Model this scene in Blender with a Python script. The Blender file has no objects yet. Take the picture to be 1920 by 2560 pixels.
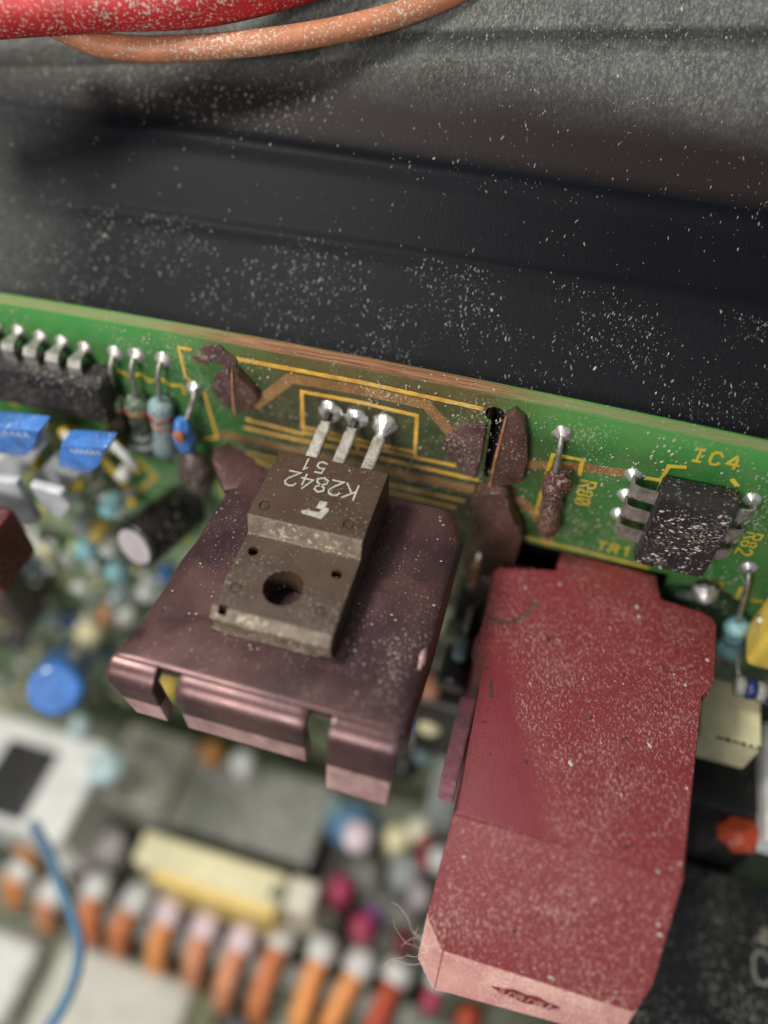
import bpy, bmesh, math, random
from mathutils import Vector, Matrix, noise
random.seed(7)
S = bpy.context.scene
COL = S.collection
# ------------------------------------------------------------------ camera (1 unit = 1 cm)
S.unit_settings.scale_length = 0.01
FPX = 1950.0
_dx = Vector((10870, 2460, -1950)).normalized()
_dn = Vector((-10, 1590, 1950)).normalized()
_dy = _dx.cross(_dn).normalized()
_dn = _dy.cross(_dx).normalized()
if _dn.y < 0: _dn = -_dn
WK, WX, WB = .8557, .2372, -.6166    # the wall pattern: s = (S-WB)/WK, x = (X-WX)/WK
R = Matrix((_dx, _dy, -_dn))                 # rows: world X, Y, Z seen in camera axes (right, down, forward)
_o = Vector(((893-960)/FPX, (1045-1280)/FPX, 1.0))*7.1
CAM = -(R @ _o)
right = Vector((R[0][0], R[1][0], R[2][0])); down = Vector((R[0][1], R[1][1], R[2][1])); fwd = Vector((R[0][2], R[1][2], R[2][2]))
cd = bpy.data.cameras.new('camera'); cam = bpy.data.objects.new('camera', cd); COL.objects.link(cam)
m3 = Matrix((right, -down, -fwd)).transposed()
cam.matrix_world = Matrix.Translation(CAM) @ m3.to_4x4()
cd.sensor_fit = 'HORIZONTAL'; cd.sensor_width = 36.0; cd.lens = 36.0*FPX/1920.0
cd.clip_start = 0.1; cd.clip_end = 500
cd.dof.use_dof = True; cd.dof.focus_distance = 6.58; cd.dof.aperture_fstop = cd.lens/1000/(2*0.185)
S.camera = cam
S.render.resolution_x = 768; S.render.resolution_y = 1024

def at(px, py, ax, val):
    "the point of the plane x, y or z = val that stands at photo pixel (px, py)"
    a = 'xyz'.index(ax); d = R @ Vector(((px-960)/FPX, (py-1280)/FPX, 1.0))
    return CAM + d*((val-CAM[a])/d[a])
def deep(px, py, dep):
    return CAM + (R @ Vector(((px-960)/FPX, (py-1280)/FPX, 1.0)))*dep

# ------------------------------------------------------------------ light
w = bpy.data.worlds.new('World'); S.world = w; w.use_nodes = True
w.node_tree.nodes['Background'].inputs[0].default_value = (0.80, 0.90, 1.0, 1)
w.node_tree.nodes['Background'].inputs[1].default_value = 0.24
def area(name, loc, tgt, size, power, col=(1,1,1)):
    l = bpy.data.lights.new(name, 'AREA'); l.size = size; l.energy = power; l.color = col; l.shape = 'SQUARE'
    o = bpy.data.objects.new(name, l); COL.objects.link(o); o.location = loc
    o.rotation_euler = (Vector(tgt)-Vector(loc)).to_track_quat('-Z', 'Y').to_euler(); return o
area('ceiling_lamp', (-7, -3, 14), (0, -1.5, -1), 3.6, 2650, (1, .97, .92))
area('bench_lamp', (-3, -14, 7), (0, 0, -2), 5, 2000, (1, .96, .92))
S.view_settings.view_transform = 'Standard'; S.view_settings.look = 'None'
S.view_settings.exposure = 0.0; S.view_settings.gamma = 1.0

# ------------------------------------------------------------------ materials
def srgb(r, g, b):
    f = lambda c: (c/255/12.92) if c/255 <= .04045 else ((c/255+.055)/1.055)**2.4
    return (f(r), f(g), f(b), 1)
class NT:
    def __init__(s, name):
        s.m = bpy.data.materials.new(name); s.m.use_nodes = True; s.t = s.m.node_tree; s.b = s.t.nodes['Principled BSDF']
        s.tc = s.t.nodes.new('ShaderNodeTexCoord')
    def n(s, k, **kw):
        nd = s.t.nodes.new(k)
        for a, v in kw.items(): setattr(nd, a, v)
        return nd
    def L(s, a, b): s.t.links.new(a, b)
    def coord(s, scale=(1,1,1), rot=(0,0,0), loc=(0,0,0)):
        mp = s.n('ShaderNodeMapping'); mp.inputs['Scale'].default_value = scale; mp.inputs['Rotation'].default_value = rot; mp.inputs['Location'].default_value = loc
        s.L(s.tc.outputs['Object'], mp.inputs[0]); return mp.outputs[0]
    def noise(s, scale, detail=4, rough=.55, co=None, dist=0):
        nd = s.n('ShaderNodeTexNoise'); nd.inputs['Scale'].default_value = scale; nd.inputs['Detail'].default_value = detail
        nd.inputs['Roughness'].default_value = rough; nd.inputs['Distortion'].default_value = dist
        s.L(co if co else s.coord(), nd.inputs['Vector']); return nd.outputs['Fac']
    def step(s, x, a, b, lo=0, hi=1, smooth=False):
        nd = s.n('ShaderNodeMapRange'); nd.inputs[1].default_value = a; nd.inputs[2].default_value = b; nd.inputs[3].default_value = lo; nd.inputs[4].default_value = hi
        if smooth: nd.interpolation_type = 'SMOOTHSTEP'
        s.L(x, nd.inputs[0]); return nd.outputs[0]
    def math(s, op, a, b=None):
        nd = s.n('ShaderNodeMath', operation=op)
        for i, v in enumerate((a, b)):
            if v is None: continue
            if isinstance(v, (int, float)): nd.inputs[i].default_value = v
            else: s.L(v, nd.inputs[i])
        return nd.outputs[0]
    def mix(s, f, a, b):
        nd = s.n('ShaderNodeMix', data_type='RGBA')
        for i, v in ((0, f), (6, a), (7, b)):
            if isinstance(v, (int, float, tuple)): nd.inputs[i].default_value = v
            else: s.L(v, nd.inputs[i])
        return nd.outputs[2]
    def xyz(s):
        nd = s.n('ShaderNodeSeparateXYZ'); s.L(s.tc.outputs['Object'], nd.inputs[0]); return nd.outputs
    def bump(s, h, strength=.3, dist=.01):
        nd = s.n('ShaderNodeBump'); nd.inputs['Strength'].default_value = strength; nd.inputs['Distance'].default_value = dist
        s.L(h, nd.inputs['Height']); s.L(nd.outputs[0], s.b.inputs['Normal'])
DUST = srgb(196, 190, 172)
def mat(name, c1, c2=None, ns=4, rough=.5, metal=0, dust=0, ds=45, dcol=None, patch=1.2, bump=.25, bs=60, coat=0, stretch=(1,1,1), spec=.5, haze=0):
    k = NT(name); c2 = c2 or tuple(x*.7 for x in c1[:3])+(1,)
    co = k.coord(stretch)
    base = k.mix(k.step(k.noise(ns, 5), .35, .65), c1, c2)
    r = k.step(k.noise(ns*3, 3), .3, .7, max(rough-.08, .03), min(rough+.12, 1))
    if haze: base = k.mix(k.step(k.noise(patch*1.7, 4), .25, .75, haze*.5, haze), base, dcol or DUST)
    if dust:
        grain = k.noise(ds, 3, .7, co)
        big = k.noise(patch, 3)
        thr = k.math('ADD', grain, k.math('MULTIPLY', k.math('SUBTRACT', big, .5), .35))
        f = k.step(thr, .62-dust*.14, .72-dust*.14, 0, .8)
        base = k.mix(f, base, dcol or DUST); r = k.math('MAXIMUM', r, k.math('MULTIPLY', f, .95))
    k.L(base, k.b.inputs['Base Color'])
    k.L(r, k.b.inputs['Roughness']); k.b.inputs['Metallic'].default_value = metal
    k.b.inputs['Specular IOR Level'].default_value = spec
    k.b.inputs['Coat Weight'].default_value = coat; k.b.inputs['Coat Roughness'].default_value = .15
    if bump: k.bump(k.noise(bs, 4, .6, co), bump, .012)
    return k.m

M = {}
# green solder mask, scorched brown round the transistor
def board_mat():
    k = NT('solder_mask'); X, Y, Z = k.xyz()
    wob = k.math('MULTIPLY', k.math('SUBTRACT', k.noise(1.3, 4), .5), 1.6)
    d = k.math('ABSOLUTE', k.math('SUBTRACT', k.math('ADD', X, wob), .15))
    f = k.step(d, .9, 2.1, 0, 1, True)
    green = k.mix(k.noise(2.5, 4), srgb(24, 84, 40), srgb(46, 124, 54))
    burnt = k.mix(k.step(k.noise(2.2, 5), .4, .62), srgb(44, 44, 26), srgb(38, 58, 32))
    c = k.mix(f, burnt, green)
    up = k.step(Z, .18, .5)                                  # bare lighter mask strip along the rim
    c = k.mix(k.math('MULTIPLY', up, .65), c, k.mix(f, srgb(96, 84, 44), srgb(72, 158, 74)))
    # dirt, settled dust
    low = k.step(Z, -1.1, -2.6, 0, .85)
    c = k.mix(k.math('MULTIPLY', low, k.step(k.noise(1.8, 4), .4, .6)), c, srgb(168, 176, 146))
    g = k.math('ADD', k.noise(42, 3, .7, k.coord((1, 1, .6))), k.math('MULTIPLY', k.math('SUBTRACT', k.noise(1.6, 3), .5), .45))
    fd = k.step(g, .60, .70, 0, .75)
    c = k.mix(fd, c, srgb(176, 178, 150))
    c = k.mix(k.step(k.noise(3.5, 5, .65), .35, .7, .02, .26), c, srgb(128, 124, 84))
    k.L(c, k.b.inputs['Base Color'])
    k.L(k.math('MAXIMUM', k.step(k.noise(9, 3), .3, .7, .3, .48), k.math('MULTIPLY', fd, .9)), k.b.inputs['Roughness'])
    k.bump(k.noise(30, 4), .25, .01); return k.m
def edge_mat():
    k = NT('laminate_edge'); X, Y, Z = k.xyz()
    wob = k.math('MULTIPLY', k.math('SUBTRACT', k.noise(1.5, 3), .5), 1.0)
    d = k.math('ABSOLUTE', k.math('SUBTRACT', k.math('ADD', X, wob), .0))
    f = k.step(d, .9, 2.0, 0, 1, True)
    lay = k.noise(5, 3, .6, k.coord((.5, 22, 22)))
    g = k.mix(lay, srgb(92, 112, 58), srgb(140, 146, 98))
    br = k.mix(k.step(lay, .35, .65), srgb(84, 44, 26), srgb(168, 120, 82))
    side = k.step(k.math('ABSOLUTE', k.math('SUBTRACT', Y, .08)), .045, .07)
    g = k.mix(k.math('MULTIPLY', side, .8), g, srgb(58, 134, 52)); br = k.mix(k.math('MULTIPLY', side, .6), br, srgb(82, 78, 36))
    k.L(k.mix(f, br, g), k.b.inputs['Base Color']); k.b.inputs['Roughness'].default_value = .55
    k.bump(lay, .6, .02); return k.m
def wall_mat():
    k = NT('black_painted_metal'); X, Y, Z = k.xyz()
    ss = k.math('DIVIDE', k.math('SUBTRACT', k.math('DIVIDE', k.math('SUBTRACT', Y, .24), .769), WB), WK)       # distance up the slope
    n1 = k.math('SUBTRACT', k.noise(1.1, 4, .6, k.coord((.35, 1, 1))), .5)
    left = k.step(X, -1.2, -3.4, 0, .25)
    s2 = k.math('ADD', k.math('ADD', ss, left), k.math('MULTIPLY', n1, .55))
    c = k.mix(k.noise(.7, 4), srgb(8, 9, 12), srgb(16, 17, 22))
    brown = k.math('MULTIPLY', k.step(ss, 2.95, 3.15), k.step(ss, 3.95, 3.7))
    c = k.mix(k.math('MULTIPLY', brown, .8), c, srgb(40, 33, 31))
    film = k.step(s2, 3.42, 4.1, 0, 1, True)
    low = k.math('MULTIPLY', k.step(k.math('ADD', X, n1), -2.9, -4.0, 0, .13), k.step(ss, 2.9, 1.6, .35, 1))
    low = k.math('ADD', low, k.math('MULTIPLY', k.step(ss, 2.05, 1.8), .01))
    g = k.noise(34, 4, .8, k.coord((1.2, .6, .6)))
    up = k.math('MULTIPLY', film, k.step(k.noise(2.6, 5, .65, k.coord((.8, .5, .5))), .25, .75, .16, .50))
    c = k.mix(k.math('ADD', up, low), c, srgb(140, 142, 138))
    f = k.math('MULTIPLY', k.step(g, .46, .68), k.math('ADD', k.math('MULTIPLY', film, .34), k.math('MULTIPLY', low, .8)))
    c = k.mix(f, c, srgb(188, 188, 176))
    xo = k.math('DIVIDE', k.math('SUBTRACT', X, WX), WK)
    shade_line = k.step(k.math('ABSOLUTE', k.math('SUBTRACT', k.math('SUBTRACT', k.math('ADD', ss, k.math('MULTIPLY', n1, .10)), 4.06), k.math('MULTIPLY', xo, .12))), .10, .03)
    c = k.mix(k.math('MULTIPLY', shade_line, .75), c, srgb(34, 33, 31))      # shadow line under the cable, painted into the groove's colour
    scr = k.step(k.noise(7, 2, .5, k.coord((6, .35, .35))), .70, .74)
    c = k.mix(k.math('MULTIPLY', scr, .25), c, srgb(30, 30, 28))
    k.L(c, k.b.inputs['Base Color'])
    k.L(k.math('ADD', .50, k.math('MULTIPLY', k.math('MAXIMUM', film, low), .6)), k.b.inputs['Roughness'])
    k.b.inputs['Specular IOR Level'].default_value = .09
    k.bump(k.noise(18, 4, .6, k.coord((4, .6, .6))), .25, .01); return k.m
def red_mat():
    k = NT('crimson_plastic'); X, Y, Z = k.xyz()       # object coordinates = world here
    c = k.mix(k.noise(1.6, 4), srgb(116, 32, 38), srgb(98, 24, 31))
    # wiped clean wedge: left of a slanting line, above the crease
    edge = k.math('ADD', k.math('ADD', X, k.math('MULTIPLY', Y, .42)), k.math('MULTIPLY', k.math('SUBTRACT', k.noise(3, 3), .5), .18))
    clean = k.math('MULTIPLY', k.step(edge, 1.30, 1.14), k.math('MULTIPLY', k.step(Y, -2.79, -2.76), k.step(Y, -1.2, -1.55)))
    keep = k.math('SUBTRACT', 1.0, clean)
    c = k.mix(k.math('MULTIPLY', keep, k.step(k.noise(2.2, 4), .3, .7, .02, .10)), c, srgb(160, 100, 94))
    g = k.math('ADD', k.noise(34, 4, .75, k.coord((1.4, .7, .7), (0, 0, .5))), k.math('MULTIPLY', k.math('SUBTRACT', k.noise(1.6, 4, .6), .5), .3))
    f = k.math('MULTIPLY', k.step(g, .54, .68, 0, .6), keep)
    c = k.mix(f, c, srgb(192, 156, 140))
    sp = k.step(k.noise(11, 2, .4), .72, .75); c = k.mix(k.math('MULTIPLY', sp, .8), c, srgb(52, 26, 30))
    nrm = k.n('ShaderNodeNewGeometry'); sx = k.n('ShaderNodeSeparateXYZ'); k.L(nrm.outputs['Normal'], sx.inputs[0])
    k.L(c, k.b.inputs['Base Color']); k.L(k.math('MAXIMUM', k.step(k.noise(7, 3), .3, .7, .38, .52), f), k.b.inputs['Roughness'])
    k.bump(k.noise(70, 4), .3, .012); return k.m
def sink_mat():
    k = NT('purple_anodised_metal')
    c = k.mix(k.step(k.noise(1.1, 3), .38, .62), srgb(92, 64, 60), srgb(62, 42, 44))
    c = k.mix(k.step(k.noise(2.3, 5, .6, k.coord((1,1,1),(0,0,0),(5,2,0)), .6), .55, .70, 0, .75), c, srgb(42, 28, 34))
    sc = k.step(k.noise(8, 2, .6, k.coord((14, 1, 1))), .3, .7)
    c = k.mix(k.math('MULTIPLY', sc, .07), c, srgb(170, 130, 140))
    f = k.step(k.math('ADD', k.noise(60, 2, .6), k.math('MULTIPLY', k.math('SUBTRACT', k.noise(1.5, 3), .5), .3)), .67, .73, 0, .75)
    c = k.mix(f, c, srgb(214, 198, 190))
    k.L(c, k.b.inputs['Base Color']); k.b.inputs['Metallic'].default_value = .5
    k.L(k.math('ADD', k.step(k.noise(3, 4), .3, .7, .26, .42), k.math('MULTIPLY', f, .4)), k.b.inputs['Roughness'])
    k.bump(k.noise(40, 4, .6, k.coord((3, 1, 1))), .10, .01); return k.m
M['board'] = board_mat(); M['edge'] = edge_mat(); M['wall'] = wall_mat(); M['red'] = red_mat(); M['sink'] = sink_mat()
M['sink_raw'] = mat('worn_pink_metal', srgb(196, 160, 154), srgb(160, 124, 120), 6, .4, .35, bump=.3, bs=30, stretch=(6,1,1))
M['rim'] = mat('lit_dusty_crimson', srgb(186, 140, 130), srgb(166, 114, 108), 5, .85, dust=.6, ds=60, dcol=srgb(212, 186, 172))  # paler than the cover: brightness of the lit end painted in, plus dust grain
M['case'] = mat('grey_brown_epoxy', srgb(72, 54, 40), srgb(61, 46, 34), 2, .34, dust=.05, ds=55, dcol=srgb(170, 160, 142), patch=2, bump=.25, bs=120)
M['case_worn'] = mat('scuffed_epoxy', srgb(122, 106, 90), srgb(88, 75, 62), 7, .55, dust=.35, ds=18, dcol=srgb(186, 174, 154), patch=3, bump=.8, bs=40)
M['print'] = mat('pale_print', srgb(172, 168, 156), srgb(140, 136, 124), 25, .6)
M['tin'] = mat('dull_tinned_metal', srgb(176, 172, 164), srgb(132, 128, 120), 12, .42, .75, dust=.3, ds=70, bump=.5, bs=50)
M['solder'] = mat('bright_solder', srgb(236, 236, 232), srgb(205, 205, 200), 8, .26, .8, bump=.25, bs=18)
M['solder_dull'] = mat('dusty_solder', srgb(205, 198, 196), srgb(165, 158, 158), 12, .35, .7, dust=.6, ds=60, bump=.5, bs=40)
M['soot'] = mat('dark_lead_metal', srgb(70, 66, 62), srgb(40, 38, 36), 10, .4, .7)
M['silk'] = mat('yellow_print', srgb(205, 178, 40), srgb(184, 150, 34), 9, .55, dust=.35, ds=50, bump=.3)
M['silk_burnt'] = mat('browned_yellow_print', srgb(226, 178, 70), srgb(190, 138, 50), 7, .5, dust=.35, ds=50, bump=.4)
M['trace'] = mat('copper_under_mask', srgb(150, 112, 66), srgb(122, 88, 50), 7, .45, .1, dust=.5, ds=48, dcol=srgb(190, 170, 130))
M['black_ic'] = mat('dusty_black_epoxy', srgb(36, 31, 33), srgb(22, 18, 20), 5, .6, dust=.3, ds=30, dcol=srgb(170, 160, 148), stretch=(1, 1, 1.8), patch=2, bump=.5)
M['black_ic2'] = mat('grey_brown_chip', srgb(44, 38, 39), srgb(24, 20, 21), 3, .5, dust=.12, ds=30, dcol=srgb(160, 150, 142))
M['goo'] = mat('brown_lacquer', srgb(86, 58, 48), srgb(60, 38, 32), 3, .42, dust=.25, ds=48, dcol=srgb(196, 170, 148), bump=1.0, bs=13, coat=.1)
M['goo2'] = mat('mauve_brown_metal', srgb(96, 70, 67), srgb(66, 46, 44), 3, .5, .2, dust=.35, ds=40, dcol=srgb(206, 190, 176), bump=.9, bs=15)
M['goo_edge'] = mat('worn_copper_edge', srgb(186, 140, 112), srgb(140, 92, 66), 8, .45, .3, bump=.4)
M['hole'] = mat('recess_shade', srgb(22, 16, 14), srgb(14, 10, 9), 5, .8)  # near-black colour stands in for shade inside the board's openings
def simple(n, rgb, rough=.45, metal=0, dust=.25, d=.78, coat=0, ns=5):
    M[n] = mat(n, srgb(*rgb), srgb(*(int(x*d) for x in rgb)), ns, rough, metal, dust=dust, ds=35, coat=coat, bump=.2); return M[n]
for a in [('green_body', (56,84,58), .5, 0, .45), ('blue_body', (66,126,204), .4,0,.1,.75,.5), ('sky_body', (116,142,146), .5, 0, .4), ('cyan_body', (140,196,202), .3,0,.1), ('red_band', (158,48,44)),
          ('orange_band', (170,96,52)), ('white_band', (214,216,208)), ('white_plastic', (222,222,216), .4, 0, .2, .9), ('grey_metal', (196,198,202), .4, .1, .1), ('grey_block', (140,141,132), .5, 0, .3),
          ('cream_plastic', (232,222,176), .5, 0, .2, .92), ('black_sleeve', (26,23,25), .3, 0, .05), ('can_end', (176,166,168), .5, 0, .2, .92), ('orange_wire', (250,164,88), .35,0,0,.9,.2),
          ('brown_orange', (222,132,78), .4,0,.1,.85,.1), ('peach_wire', (236,158,116), .4,0,.1,.85,.1), ('blue_wire', (80,122,152), .4,0,.1,.9), ('red_cable', (186,34,38), .5,0,.45,.85), ('tan_cable', (182,116,82), .5,0,.5,.88), ('magenta', (178,52,92), .35,0,.1), ('violet', (120,70,130), .35,0,.1),
          ('brown_cap', (70,56,52), .4,0,.15), ('yellow_cap', (214,184,80), .4,0,.15,.9), ('black_box', (28,27,29), .45, 0, .18), ('amber_body', (178,116,40)), ('navy', (24,44,110), .3,0,.1),
          ('olive', (110,116,74), .6,0,.5), ('vermilion', (206,80,44), .4,0,.1), ('pale_wall', (206,204,190), .6,0,.2,.92), ('floor_grey', (104,104,94), .7, 0, .5), ('fibre', (220,205,190), .8,0,0), ('yellow_glow_tape', (240,206,110), .4,0,.0,.9),
          ('dark_green', (24,58,34), .4,0,.2), ('dust_flake', (186,180,164), .95, 0, 0, .85), ('wall_fleck', (138,138,130), .95, 0, 0, .8), ('red_dust', (176,128,116), .95, 0, 0, .85), ('grit_dark', (60,44,44), .8,0,0), ('main_board', (140,146,122), .5, 0, .6)]: simple(*a)

# ------------------------------------------------------------------ building helpers
def tag(o, label=None, cat=None, group=None, kind=None):
    if label: o['label'] = label
    if cat: o['category'] = cat
    if group: o['group'] = group
    if kind: o['kind'] = kind
    return o
def thing(name, label, cat, loc, group=None):
    o = bpy.data.objects.new(name, None); COL.objects.link(o); o.location = loc; o.empty_display_size = .1
    return tag(o, label, cat, group)
def wloc(p):
    v = Vector((0,0,0))
    while p: v += p.location; p = p.parent
    return v
def link(name, bm, m, parent=None, smooth=False, origin=None):
    me = bpy.data.meshes.new(name)
    bmesh.ops.recalc_face_normals(bm, faces=bm.faces)
    if parent is not None: base = wloc(parent); loc = Vector((0,0,0))
    else:
        if origin is None:
            c = sum((v.co for v in bm.verts), Vector())/max(1, len(bm.verts)); origin = c
        base = Vector(origin); loc = base
    for v in bm.verts: v.co -= base
    bm.to_mesh(me); bm.free(); me.materials.append(m)
    if smooth:
        for p in me.polygons: p.use_smooth = True
    o = bpy.data.objects.new(name, me); COL.objects.link(o); o.location = loc
    if parent is not None: o.parent = parent
    return o
def sharp(o, ang=35):
    for p in o.data.polygons: p.use_smooth = True
    o.data.set_sharp_from_angle(angle=math.radians(ang)); return o
def box(bm, lo, hi, bev=0, seg=2):
    lo, hi = Vector(lo), Vector(hi)
    r = bmesh.ops.create_cube(bm, size=1)
    for v in r['verts']: v.co = Vector([(lo[i]+hi[i])/2 + v.co[i]*(hi[i]-lo[i]) for i in range(3)])
    if bev:
        es = list({e for v in r['verts'] for e in v.link_edges})
        bmesh.ops.bevel(bm, geom=es, offset=bev, segments=seg, affect='EDGES', profile=.6)
    return r
def frame(d):
    d = d.normalized(); a = Vector((0,0,1)) if abs(d.z) < .9 else Vector((1,0,0))
    u = d.cross(a).normalized(); return u, d.cross(u)
def tube(bm, pts, rad, n=14, cap=True, flat=1.0):
    pts = [Vector(p) for p in pts]; rings = []; u = None
    rad = rad if isinstance(rad, (list, tuple)) else [rad]*len(pts)
    for i, p in enumerate(pts):
        d = (pts[min(i+1, len(pts)-1)]-pts[max(i-1, 0)]).normalized()
        if u is None: u, v = frame(d)
        else:
            u = (u-d*u.dot(d)).normalized(); v = d.cross(u)
        rings.append([bm.verts.new(p+(u*math.cos(2*math.pi*k/n)*flat+v*math.sin(2*math.pi*k/n))*rad[i]) for k in range(n)])
    for a, b in zip(rings, rings[1:]):
        for k in range(n): bm.faces.new((a[k], a[(k+1)%n], b[(k+1)%n], b[k]))
    if cap: bm.faces.new(rings[0]); bm.faces.new(rings[-1])
def smooth_pts(pts, n=8):
    pts = [Vector(p) for p in pts]; out = []
    for i in range(len(pts)-1):
        p0, p1, p2, p3 = pts[max(i-1,0)], pts[i], pts[i+1], pts[min(i+2, len(pts)-1)]
        for k in range(n):
            t = k/n; out.append(.5*((2*p1)+(p2-p0)*t+(2*p0-5*p1+4*p2-p3)*t*t+(3*p1-p0-3*p2+p3)*t**3))
    return out+[pts[-1]]
def lathe(bm, o, d, prof, n=24, wob=0):
    "prof: (distance along d, radius)"
    o = Vector(o); d = Vector(d).normalized(); u, v = frame(d); rings = []
    for h, r in prof:
        rings.append([bm.verts.new(o+d*h+(u*math.cos(2*math.pi*k/n)+v*math.sin(2*math.pi*k/n))*max(r, .0004)*(1+wob*noise.noise(Vector((k*.9, h*9, o.x*7))))) for k in range(n)])
    for a, b in zip(rings, rings[1:]):
        for k in range(n): bm.faces.new((a[k], a[(k+1)%n], b[(k+1)%n], b[k]))
    bm.faces.new(rings[0]); bm.faces.new(rings[-1])
def prism(bm, poly, off, bev=0):
    "poly: 3D points of one face; off: extrusion vector"
    off = Vector(off); a = [bm.verts.new(Vector(p)) for p in poly]; b = [bm.verts.new(Vector(p)+off) for p in poly]; n = len(a)
    fs = [bm.faces.new(a), bm.faces.new(b[::-1])]+[bm.faces.new((a[i], b[i], b[(i+1)%n], a[(i+1)%n])) for i in range(n)]
    if bev:
        es = list({e for f in fs for e in f.edges}); bmesh.ops.bevel(bm, geom=es, offset=bev, segments=2, affect='EDGES', profile=.6)
def blob(bm, c, r, sub=3, amp=.15, sc=3, flat=(1,1,1), seed=0):
    res = bmesh.ops.create_icosphere(bm, subdivisions=sub, radius=1)
    for v in res['verts']:
        k = 1+amp*noise.noise(v.co*sc+Vector((seed, seed*2.3, 0)))
        v.co = Vector([c[i]+v.co[i]*r*flat[i]*k for i in range(3)])
def ribbon(bm, pts, wd, O, U, V, N, h=.004, jit=0, sub=0):
    "raised printed line: pts are 2D in the frame (O, U, V), N is the normal"
    pts = [Vector((p[0], p[1])) for p in pts]
    if sub:
        q = []
        for a, b in zip(pts, pts[1:]):
            k = max(1, int((b-a).length/sub)); q += [a.lerp(b, i/k) for i in range(k)]
        pts = q+[pts[-1]]
    L_, R_ = [], []
    for i, p in enumerate(pts):
        a = (p-pts[i-1]).normalized() if i else (pts[1]-p).normalized()
        b = (pts[i+1]-p).normalized() if i < len(pts)-1 else a
        na, nb = Vector((-a.y, a.x)), Vector((-b.y, b.x)); m = (na+nb)
        m = m.normalized() if m.length > 1e-4 else na
        s = wd/2/max(.45, m.dot(na))
        e = 1+random.uniform(-jit, jit); e2 = 1+random.uniform(-jit, jit)
        ext = (-a*wd*.35 if i == 0 else (b*wd*.35 if i == len(pts)-1 else Vector((0,0))))
        for lst, sg, ee in ((L_, 1, e), (R_, -1, e2)):
            q = p+m*s*sg*ee+ext; w_ = O+U*q.x+V*q.y
            lst.append((bm.verts.new(w_+N*h), bm.verts.new(w_-N*.002)))
    for i in range(len(pts)-1):
        bm.faces.new((L_[i][0], L_[i+1][0], R_[i+1][0], R_[i][0]))
        bm.faces.new((L_[i][1], L_[i+1][1], L_[i+1][0], L_[i][0])); bm.faces.new((R_[i][0], R_[i+1][0], R_[i+1][1], R_[i][1]))
    for i in (0, -1): bm.faces.new((L_[i][0], R_[i][0], R_[i][1], L_[i][1]))
GL = {'K': [[(0,0),(0,1)], [(.6,1),(0,.42)], [(.2,.6),(.62,0)]], '2': [[(0,.78),(.08,.93),(.3,1),(.52,.93),(.6,.75),(.52,.55),(0,0),(.62,0)]],
 '8': [[(.3,.53),(.08,.66),(.06,.86),(.3,1),(.54,.86),(.52,.66),(.3,.53),(.04,.36),(.02,.14),(.3,0),(.58,.14),(.56,.36),(.3,.53)]],
 '4': [[(.46,0),(.46,.75)], [(.38,1),(0,.3),(.64,.3)]], '5': [[(.56,1),(.1,1),(.04,.55),(.32,.62),(.58,.45),(.56,.14),(.3,0),(0,.1)]], '1': [[(.12,.8),(.32,1),(.32,0)]],
 'I': [[(.1,1),(.5,1)], [(.3,1),(.3,0)], [(.1,0),(.5,0)]], 'C': [[(.58,.8),(.42,1),(.15,1),(0,.75),(0,.25),(.15,0),(.42,0),(.58,.2)]], 'T': [[(0,1),(.64,1)], [(.32,1),(.32,0)]],
 'R': [[(0,0),(0,1),(.42,1),(.58,.85),(.58,.65),(.42,.52),(0,.52)], [(.3,.5),(.6,0)]], '0': [[(.3,0),(.06,.15),(0,.5),(.06,.85),(.3,1),(.54,.85),(.6,.5),(.54,.15),(.3,0)], [(.12,.2),(.48,.8)]],
 'O': [[(.3,0),(.06,.15),(0,.5),(.06,.85),(.3,1),(.54,.85),(.6,.5),(.54,.15),(.3,0)]], 'N': [[(0,0),(0,1),(.6,0),(.6,1)]], '9': [[(.56,.6),(.3,.45),(.04,.6),(.04,.86),(.3,1),(.56,.86),(.56,.3),(.3,0),(.06,.1)]],
 '6': [[(.5,1),(.1,.6),(.02,.3),(.3,0),(.58,.2),(.5,.5),(.1,.45)]], '3': [[(0,1),(.55,1),(.25,.6),(.56,.4),(.5,.1),(.25,0),(0,.1)]], 'H': [[(0,0),(0,1)],[(.6,0),(.6,1)],[(0,.5),(.6,.5)]], 'A': [[(0,0),(.3,1),(.6,0)],[(.1,.35),(.5,.35)]]}
def text(bm, s, O, U, V, N, size, wd, gap=.85, jit=.1):
    k = 0; n = 0
    for ch in s:
        for st in GL.get(ch, []):
            ribbon(bm, [((k+x)*size, y*size) for x, y in st], wd, O, U, V, N, .004+.0006*(n % 5), jit); n += 1
        k += gap
def cut(o, cutters):
    "carve real holes, then drop the tools"
    for bm in cutters:
        me = bpy.data.meshes.new('tool'); bmesh.ops.recalc_face_normals(bm, faces=bm.faces); bm.to_mesh(me); bm.free()
        t = bpy.data.objects.new('tool', me); COL.objects.link(t)
        md = o.modifiers.new('b', 'BOOLEAN'); md.object = t; md.operation = 'DIFFERENCE'; md.solver = 'EXACT'
        t.location = -wloc(o.parent)-o.location if False else Vector((0,0,0))
        bpy.context.view_layer.update()
        ev = o.evaluated_get(bpy.context.evaluated_depsgraph_get()); nm = bpy.data.meshes.new_from_object(ev)
        o.modifiers.clear(); o.data = nm; bpy.data.objects.remove(t)
    return o
UX, UY, UZ = Vector((1,0,0)), Vector((0,1,0)), Vector((0,0,1))

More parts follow.
